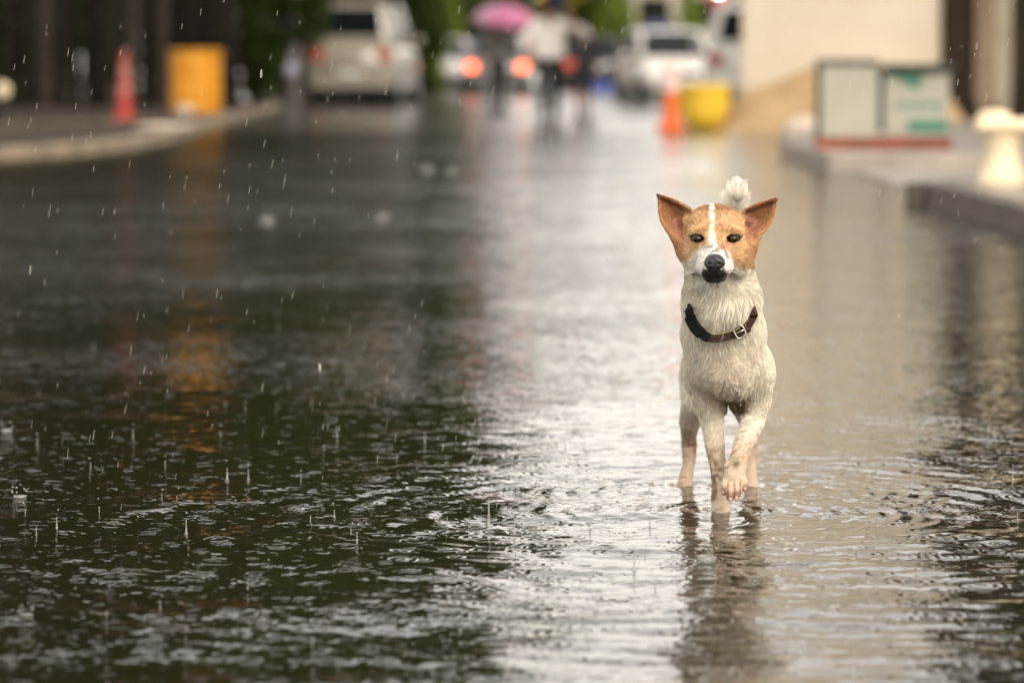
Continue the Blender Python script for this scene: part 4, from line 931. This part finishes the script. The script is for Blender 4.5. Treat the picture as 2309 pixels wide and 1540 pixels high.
    # ears
    for sg, tip, bi, bo in ((-1,(1484,441),(1566,480),(1520,536)), (1,(1750,450),(1664,484),(1706,534))):
        e = (sg*(u-1612) > 70) if sg < 0 else (sg*(u-1612) > 66); e = e & (v < 545) & (Y < 8.29) & (Y > 8.10)
        e = e*1.0
        Ce = mixc(np.tile(np.array([.52,.27,.13]),(len(p),1)), tan2, .9*(n2-.4)); cx = (1535 if sg < 0 else 1692); cy = 508
        Ce = mixc(Ce, np.array([.36,.15,.11]), np.exp(-((u-cx)/20)**2-((v-cy)/26)**2)*.9); Ce = mixc(Ce, np.array([.07,.03,.02]), .8*np.exp(-((u-(cx+sg*-9))/7)**2-((v-(cy-2))/6)**2))  # pink-brown inner ear; shade in the hollow painted as a dark spot
        # dark edges: distance to the three sides
        def seg(a, b): 
            ax, ay = a; bx_, by_ = b; t = np.clip(((u-ax)*(bx_-ax)+(v-ay)*(by_-ay))/((bx_-ax)**2+(by_-ay)**2),0,1); return np.hypot(u-ax-t*(bx_-ax), v-ay-t*(by_-ay))
        Ce = mixc(Ce, np.array([.17,.055,.022]), .85*np.exp(-(seg(tip,bi)/7)**2)); Ce = mixc(Ce, np.array([.12,.045,.02]), .8*np.exp(-(np.hypot(u-tip[0],v-tip[1])/15)**2))
        C = mixc(C, Ce, e)
    # tail
    C = mixc(C, np.array([.88,.84,.72]), (Y > 8.75)*(v < 600)*1.0)
    return np.clip(C*(.92+.16*n3[:,None]), 0, 1)
m_dogskin = attr_mat('dog_skin', .6, .3, bump=.5, bscale=260)
dog = empty('dog', BASE); tag(dog, 'wet cream and tan dog with a dark collar wading towards the camera, one forepaw lifted', 'dog')
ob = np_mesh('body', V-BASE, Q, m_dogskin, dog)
uu_, vv_ = project(V); set_colors(ob, coat(V)*np.where(vv_ > 640, .62+.20*sstep(900,1070,vv_), .80)[:,None])  # skin colour darkened to stand for shade in the gaps of the fur
# normals and triangle areas for sampling the coat
nrm = np.empty(len(V)*3, np.float32); ob.data.vertices.foreach_get('normal', nrm); nrm = nrm.reshape(-1,3).astype(float)
a, b, c_, d_ = [V[Q[:,i]] for i in range(4)]; area = .5*np.linalg.norm(np.cross(c_-a, d_-b), axis=1); pa = area/area.sum()
g = np.random.default_rng(5)
cpts = [(1555,697,8.30),(1557,712,8.27),(1568,735,8.245),(1583,752,8.228),(1600,762,8.218),(1620,762,8.212),(1642,757,8.212),(1664,751,8.216),(1682,738,8.228),(1696,719,8.25),(1704,700,8.285)]
def fur(nh, zone, length, rad, npts, lift, clump, name, wild=.25, jit=0.0, cellsz=.0085, kvar=.24):
    qi = g.choice(len(Q), nh, p=pa); s, t = g.random((nh,1)), g.random((nh,1))
    ia = Q[qi]; bil = lambda A: (A[ia[:,0]]*(1-s)+A[ia[:,1]]*s)*(1-t)+(A[ia[:,3]]*(1-s)+A[ia[:,2]]*s)*t
    p = bil(V); n = bil(nrm); n /= np.linalg.norm(n,axis=1)[:,None]+1e-9
    u, v = project(p); Y = p[:,1]
    vc_ = np.interp(u, [q[0] for q in cpts], [q[1] for q in cpts]); nearc = (u > 1553)&(u < 1706)&(v > vc_-20)&(v < vc_+8)&(Y < 8.5)
    keep = zone(p, u, v, Y, n)*np.where(nearc, .2, 1.0) > g.random(nh); p, n, u, v, Y = p[keep], n[keep], u[keep], v[keep], Y[keep]; nh = len(p)
    # lie of the coat
    hd = (Y < 8.275)&(v < 660)
    cx = np.stack([u-1611, np.full(nh,0.), -(v-585)], 1)*PX; fl = cx/(np.linalg.norm(cx,axis=1)[:,None]+1e-6) + np.array([0,.8,0])      # head: away from the nose
    down = np.array([0,.25,-1.0]); flow = np.tile(down,(nh,1)); flow[:,0] += .35*np.sin(p[:,2]*38+p[:,0]*14)+ .3*np.sign(u-1632)*np.exp(-((v-800)/90)**2)
    ch = np.exp(-((u-1645)/60)**2-((v-850)/45)**2); flow[:,0] += ch*1.6*(vnoise(p,26,8)-.5)*2; flow[:,2] += ch*.6
    flow = np.where(hd[:,None], fl, flow)
    ear_ = hd&((np.abs(u-1612) > 76)&(v < 545)); flow = np.where(ear_[:,None], np.stack([np.sign(u-1612)*1.0, np.full(nh,.1), np.full(nh,.45)],1), flow)
    tl_ = (Y > 8.8)&(v < 620); flow = np.where(tl_[:,None], np.array([0.1,-.1,1.3]), flow)
    flow += wild*(np.stack([vnoise(p,70,11),vnoise(p,70,12),vnoise(p,70,13)],1)-.5)*2
    flow = flow-(flow*n).sum(1)[:,None]*n; flow /= np.linalg.norm(flow,axis=1)[:,None]+1e-6
    Lh = length(p,u,v,Y)*g.uniform(.7,1.2,nh)
    tipd = flow + n*lift + jit*g.normal(size=(nh,3)); tipd /= np.linalg.norm(tipd,axis=1)[:,None]
    tip = p + tipd*Lh[:,None]
    # wet clumps: tips drawn to their neighbours
    cell = cellsz; ck = np.floor((p+.004*(vnoise(p,120,15)[:,None]-.5)*2)/cell).astype(np.int64); key = ck[:,0]*1000003+ck[:,1]*10007+ck[:,2]
    uq, inv = np.unique(key, return_inverse=True); inv = inv.ravel(); cnt = np.bincount(inv); cen = np.stack([np.bincount(inv, tip[:,i])/cnt for i in range(3)], 1)[inv]
    tip = tip*(1-clump)+cen*clump
    T = np.linspace(0,1,npts)[None,:,None]; mid = p + n*(Lh*(.18+lift*.3))[:,None] + flow*(Lh*.38)[:,None]
    pts = (1-T)**2*p[:,None]+2*T*(1-T)*mid[:,None]+T**2*tip[:,None]
    pts = pts - n[:,None]*.0006
    kb = np.random.default_rng(3).uniform(-1,1,len(uq))[inv]; c = coat(p); c = np.clip(c*g.uniform(.85,1.12,(nh,1))*(1+kvar*kb[:,None]),0,1)
    hc = bpy.data.hair_curves.new(name); hc.add_curves([npts]*nh)
    hc.attributes['position'].data.foreach_set('vector', (pts-BASE).astype(np.float32).ravel())
    ra = hc.attributes.get('radius') or hc.attributes.new('radius','FLOAT','POINT')
    ra.data.foreach_set('value', (np.tile(np.linspace(1,.25,npts),(nh,1))*rad).astype(np.float32).ravel())
    ca = hc.attributes.new('col','FLOAT_COLOR','POINT'); cc = np.repeat(c[:,None], npts, 1); cc = np.concatenate([cc, np.ones((nh,npts,1))], 2); ca.data.foreach_set('color', cc.astype(np.float32).ravel())
    hc.materials.append(m_fur); o = bpy.data.objects.new(name, hc); col.objects.link(o); o.parent = dog; o['kind'] = 'stuff'; print(name, nh); return o
m_fur = attr_mat('dog_fur', .45, .35)
NOEYE = lambda u, v: ~((np.hypot((u-1573)/17,(v-538.5)/10) < 1)|(np.hypot((u-1653)/17,(v-538.5)/10) < 1)|(np.hypot((u-1611)/25,(v-592)/20) < 1))
def z_body(p,u,v,Y,n): return ((Y > 8.275)|(v > 640))*(v < 960)*(v > 620)*1.0 + ((Y > 8.29)&(v <= 620)&(Y < 8.75))
def l_body(p,u,v,Y):
    L_ = np.full(len(p), .013); L_ = L_ + .010*sstep(810,690,v)*(v > 620); L_ = np.where(v > 880, .009, L_); L_ = np.where((v > 870)&(v < 920)&(np.abs(u-1655) < 32)&(Y < 8.6), .022, L_); L_ = np.where(Y > 8.6, .010, L_); return L_*(.7+.6*vnoise(p,35,9))
fur(170000, z_body, l_body, .00027, 4, .32, .62, 'fur')
def z_head(p,u,v,Y,n): return ((Y <= 8.275)&(v <= 660)&NOEYE(u,v)&~((np.hypot((u-1612)/32,(v-622)/13) < 1)&(Y < 8.09)))*1.0
def l_head(p,u,v,Y):
    L_ = np.full(len(p), .0068); L_ = np.where((np.abs(u-1612) > 62)&(v > 560), .011, L_); L_ = np.where(v > 610, .012, L_); L_ = np.where((np.abs(u-1611) < 45)&(v > 560)&(v < 640), .0032, L_); return L_
fur(420000, z_head, l_head, .00026, 3, .42, .6, 'fur', cellsz=.0042, kvar=.30)
def z_leg(p,u,v,Y,n): return ((v >= 950)&(p[:,2] > .012))*np.where(v < 1030, .8, .45)
fur(220000, z_leg, lambda p,u,v,Y: np.where(v < 1040, .0085, .0045)*1.0, .00026, 3, .26, .6, 'fur', cellsz=.005, kvar=.34)
def z_tail(p,u,v,Y,n): return (Y > 8.82)*(v < 600)*1.0
fur(260000, z_tail, lambda p,u,v,Y: np.where(v < 520, .040, .02)*(.6+.8*vnoise(p,60,19)), .00030, 6, .12, .7, 'fur', wild=.7, jit=.13, cellsz=.008)
# eyes, nose, claws
m_eye = mat('dog_eye', (.020,.008,.004), .10, c2=(.010,.004,.002), nscale=60, spec=.35); m_nose = mat('wet_black_nose', (.012,.011,.012), .28, bump=.6, bscale=420, coat=.4); m_claw = mat('pale_claw', (.55,.33,.27), .35, var=.2)
for ex, s in ((1573,-1),(1653,1)):
    e = D(ex,538.5,8.099)-BASE; mb = MB(); mb.ball((0,0,0), (12.2*PX,.0108,9.0*PX), 20, 14); o = mb.build('eye', m_eye, dog, smooth=True); o.location = tuple(e); o.rotation_euler = (0, R(-6*s), R(-8*s))
f = Field(D(1611,592,8.0)-.04, D(1611,592,8.0)+.04, .0013)
f.ell(D(1611,586,8.005), (20*PX,.014,13*PX), .004); f.ell(D(1602,593,8.002), (14*PX,.013,12*PX), .004); f.ell(D(1621,593,8.002), (14*PX,.013,12*PX), .004); f.cap(D(1611,598,7.998), 7*PX, D(1611,606,8.002), 5*PX, .003)
for s in (-1,1): f.ell(D(1611+s*11,595,7.986), (5.2*PX,.008,4.0*PX), .0015, 'sub'); f.cap(D(1611+s*15,598,7.987), 2*PX, D(1611+s*22,600,7.995), 1.6*PX, .0015, 'sub')
f.cap(D(1611,596,7.984), 1.1*PX, D(1611,610,7.99), 1.1*PX, .001, 'sub')
Vn, Qn = f.mesh(); np_mesh('nose', Vn-BASE, Qn, m_nose, dog)
for (x0,y0,x1,y1,Yy) in ((1633,1106,1630,1116,8.258),(1646,1120,1647,1133,8.246),(1661,1117,1659,1131,8.246),(1678,1098,1679,1108,8.258),(1638,1047,1635,1055,8.286)):
    m0 = D(x0,y0,Yy)-BASE; m1 = D(x1,y1,Yy-.004)-BASE; MB().tube([tuple(m0),tuple((m0+m1)/2+np.array([0,-.002,0])),tuple(m1)], [.0042,.0034,.0008], 8).build('claw', m_claw, dog, smooth=True)
m_wh = mat('pale_whisker', (.6,.57,.5), .4, var=.1)
for s_ in (-1,1):
    for k in range(6):
        a0 = D(1611+s_*(22+k%3*5),600+5*(k//2),8.035)-BASE; L0 = .035+.012*random.random(); MB().tube([tuple(a0), tuple(a0+np.array([s_*L0*.6,.004,-.002-.003*(k%3)])), tuple(a0+np.array([s_*L0*1.05,.016,-.010-.005*(k%3)]))], [.0004,.0003,.0001], 5).build('whisker', m_wh, dog, smooth=True)
# collar: loose leather loop hanging low in front
m_leather = mat('brown_leather', (.045,.016,.010), .5, var=.4, nscale=40, bump=.4, bscale=200, spec=.3); m_web = mat('black_webbing', (.008,.008,.008), .7, spec=.2, var=.3, nscale=80, bump=.5, bscale=300); m_thr = mat('yellow_stitch', (.45,.38,.12), .6, var=.2); m_met = mat('buckle_metal', (.55,.48,.40), .25, metal=.95, var=.2)
ub_, vb_ = project(V)
def surfY(px, py, r=7):
    m = (np.hypot(ub_-px, vb_-py) < r)&(V[:,1] < 8.6); return V[m,1].min() if m.any() else 9
cp2 = []
for (a1,a2,a3) in cpts: cp2.append([a1,a2,min(surfY(a1,a2)-.0075, 8.31)])
yy_ = np.array([q[2] for q in cp2]); xx_ = np.linspace(-1,1,len(yy_)); fit_ = np.polyval(np.polyfit(xx_, yy_, 4), xx_); yy_ = fit_ - max(0,(fit_-yy_).max())*.6
cpts = [(q[0],q[1],y_) for q,y_ in zip(cp2, yy_)]
back = [(1706,684,8.33),(1700,668,8.36),(1630,650,8.40),(1560,668,8.36),(1553,684,8.335)]
def strap(pts, hw, th, name, m, parent, off=0.0, up=0.0):
    q = [D(*x)-BASE for x in pts]; c0 = D(1630,715,8.31)-BASE; rows = []
    for i, p_ in enumerate(q):
        t = q[min(i+1,len(q)-1)]-q[max(i-1,0)]; t /= np.linalg.norm(t); o_ = p_-c0; o_[2] *= .25; o_ -= o_.dot(t)*t; o_ /= np.linalg.norm(o_); w_ = -np.cross(t, o_)
        p_ = p_ + o_*off + w_*up
        rows.append([p_+w_*hw+o_*th, p_-w_*hw+o_*th, p_-w_*hw-o_*th, p_+w_*hw-o_*th])
    v = [tuple(x) for r in rows for x in r]; f_ = []
    for i in range(len(rows)-1):
        for k in range(4): k2 = (k+1)%4; f_.append((i*4+k, i*4+k2, (i+1)*4+k2, (i+1)*4+k))
    f_.append((3,2,1,0)); e_ = (len(rows)-1)*4; f_.append((e_,e_+1,e_+2,e_+3))
    o = mesh_obj(name, v, f_, m, parent); b = o.modifiers.new('b','BEVEL'); b.width = .0012; b.segments = 2; b.limit_method = 'ANGLE'; b.angle_limit = R(50); return o
def dens(pts, k=4):
    P_ = np.array(pts, float); n_ = len(P_); t = np.linspace(0, n_-1, (n_-1)*k+1); out = []
    for x in t:
        i = int(min(x, n_-2)); f_ = x-i; p0, p1, p2, p3 = P_[max(i-1,0)], P_[i], P_[i+1], P_[min(i+2,n_-1)]
        out.append(.5*((2*p1)+(-p0+p2)*f_+(2*p0-5*p1+4*p2-p3)*f_**2+(-p0+3*p1-3*p2+p3)*f_**3))
    return [tuple(x) for x in out]
full = dens(cpts+back+[cpts[0]])
collar = strap(full, .0092, .0018, 'collar', m_leather, dog)
strap(dens([back[-1]]+cpts[0:5]), .0105, .0022, 'webbing', m_web, collar, .003)
strap(dens(cpts[4:9]), .0007, .0008, 'stitching', m_thr, collar, .0022, .0082)
strap(dens([cpts[1],cpts[2],cpts[3]]), .0125, .0045, 'side_release_buckle', m_web, collar, .0045)
bk = D(1668,748,cpts[7][2]-.010)-BASE; ux = np.array([.84,0,.40]); ux /= np.linalg.norm(ux); uz = np.array([-ux[2],0,ux[0]]); loop = []
for k in range(17):
    a_ = 2*math.pi*k/16; r_ = (abs(math.cos(a_))**4+abs(math.sin(a_))**4)**-.25; loop.append(tuple(bk+ux*.011*r_*math.cos(a_)+uz*.0135*r_*math.sin(a_)))
mb = MB(); mb.tube(loop, .0018, 8, cap=False); mb.tube([tuple(bk-ux*.011), tuple(bk+ux*.012+np.array([0,-.003,0]))], .0015, 6); mb.build('buckle', m_met, collar, smooth=True)
strap(dens([(1676,743,cpts[7][2]+.001),(1680,739,cpts[7][2]+.004),(1684,736,cpts[8][2]-.001)]), .0115, .0035, 'keeper_loop', m_leather, collar, .004)

# ---------------------------------------------------------------- rain: falling drops, splashes
m_drop = mat('rain_drop', (.66,.66,.56), .15, alpha=.24, spec=1.0)
v = []; f_ = []
def drop(c, ln, r, dirv):
    d = Vector(dirv).normalized(); a_ = d.cross(Vector((0,1,0))).normalized(); b_ = d.cross(a_); n0 = len(v); c = Vector(c)
    for (t, q) in ((-.5,0.15),(-.3,.9),(0,1),(.3,.8),(.5,.1)):
        for k in range(6): an = k*math.pi/3; v.append(tuple(c+d*ln*t+(a_*math.cos(an)+b_*math.sin(an))*r*q))
    for i in range(4):
        for k in range(6): k2 = (k+1)%6; f_.append((n0+i*6+k, n0+(i+1)*6+k, n0+(i+1)*6+k2, n0+i*6+k2))
rr = random.Random(3)
for i in range(750):
    Y = 7.3 + 2.6*rr.random(); px = rr.uniform(-500, 2800); py = rr.uniform(-300, 1150) if i % 4 else rr.uniform(-200,500)
    q = P(px, py, Y)
    if q[2] < .02: continue
    if .25 < q[0] < .72 and 7.9 < Y < 9.2: continue
    big = rr.random() < .03; tilt = rr.uniform(.10,.22); drop(q, rr.uniform(.008,.024), rr.uniform(.00035,.0007)*(1.7 if big else 1), (tilt, rr.uniform(-.1,.1), 1))
drop(P(720,828,8.3), .019, .0022, (0,0,1)); drop(P(723,829,8.3), .019, .0016, (0,0,1)); drop(P(589,167,8.3), .020, .0026, (.03,0,1))
o = mesh_obj('falling_rain', v, f_, m_drop, None, True); tag(o, 'fine drops of rain falling over the flooded street', kind='stuff')
v = []; f_ = []
def lat(c, prof, n=8):
    mb = MB(); mb.lathe(prof, n, c=c); n0 = len(v); v.extend(mb.v); f_.extend([tuple(i+n0 for i in q) for q in mb.f])
def ballv(c, r):
    mb = MB(); mb.ball(c, r, 8, 6); n0 = len(v); v.extend(mb.v); f_.extend([tuple(i+n0 for i in q) for q in mb.f])
def splash(x, y, s, jet=True):
    if jet:
        h = s*rr.uniform(.8,1.2); lat((x,y,-.004), [(.006*s/.03,0),(.0022*s/.03,.004),(.0014*s/.03+.0006,h*.4),(.0009,h*.85),(.0014,h),(.0004,h+.002)])
        if rr.random() < .6: ballv((x+rr.uniform(-.004,.004), y, h+.006+rr.random()*.01), .0018+.0008*rr.random())
    else:
        n_ = 10; rad_ = s*.35; lat((x,y,-.003), [(rad_*.8,0),(rad_,.006),(rad_*1.12,s*.3)], 12)
        for k in range(n_):
            a_ = 2*math.pi*k/n_+rr.random()*.4; ballv((x+rad_*1.3*math.cos(a_), y+rad_*1.3*math.sin(a_), s*(.3+.5*rr.random())), .0013+.0012*rr.random())
for px, py, s in ((1430,1283,.036),(1102,1190,.05),(1465,1185,.022),(1748,1068,.024),(2284,1085,.04),(805,1228,.03),(1102,1150,.03),(128,1190,.03),(420,1200,.03),(512,1080,.03),(560,1080,.025),(1660,1100,.02),(700,1180,.02),(958,1000,.03),(760,985,.03),(1330,1190,.02),(1160,1200,.03),(300,990,.025),(365,1130,.02),(1860,1010,.02),(1275,1010,.02)):
    q = G(px,py); splash(q[0], q[1], s)
for px, py, s in ((1594,1268,.05),(603,505,.11),(863,495,.10),(963,388,.14),(1018,392,.11),(15,975,.04),(45,1125,.04),(2250,1090,.03),(1700,1320,.02),(60,1390,.03),(590,1400,.025)):
    q = G(px,py); splash(q[0], q[1], s, False)
    if s > .08: splash(q[0], q[1], s*.8)
for i in range(420):
    Y = 6.0 + 14*rr.random()**1.3; x = rr.uniform(-.17,.17)*Y
    if abs(x-.46) < .12 and 8 < Y < 9.2: continue
    if rr.random() < .4: splash(x, Y, rr.uniform(.006,.015)*(1+.03*Y))
    else: ballv((x, Y, rr.uniform(.003,.02)), rr.uniform(.0009,.0018))
m_spl = mat('splash_water', (.30,.30,.27), .06, alpha=.45, spec=1.0)
o = mesh_obj('rain_splashes', v, f_, m_spl, None, True); tag(o, 'small splashes and jets where rain hits the flooded street', kind='stuff')
# drips from the lifted paw
v = []; f_ = []; lat((D(1648,1134,8.245)[0], 8.245, D(1648,1160,8.245)[2]), [(.0006,0),(.0012,.008),(.0008,.02),(.0015,.026)])
o = mesh_obj('dripping_water', v, f_, m_spl, None, True); tag(o, 'thread of water dripping from the lifted paw', kind='stuff')
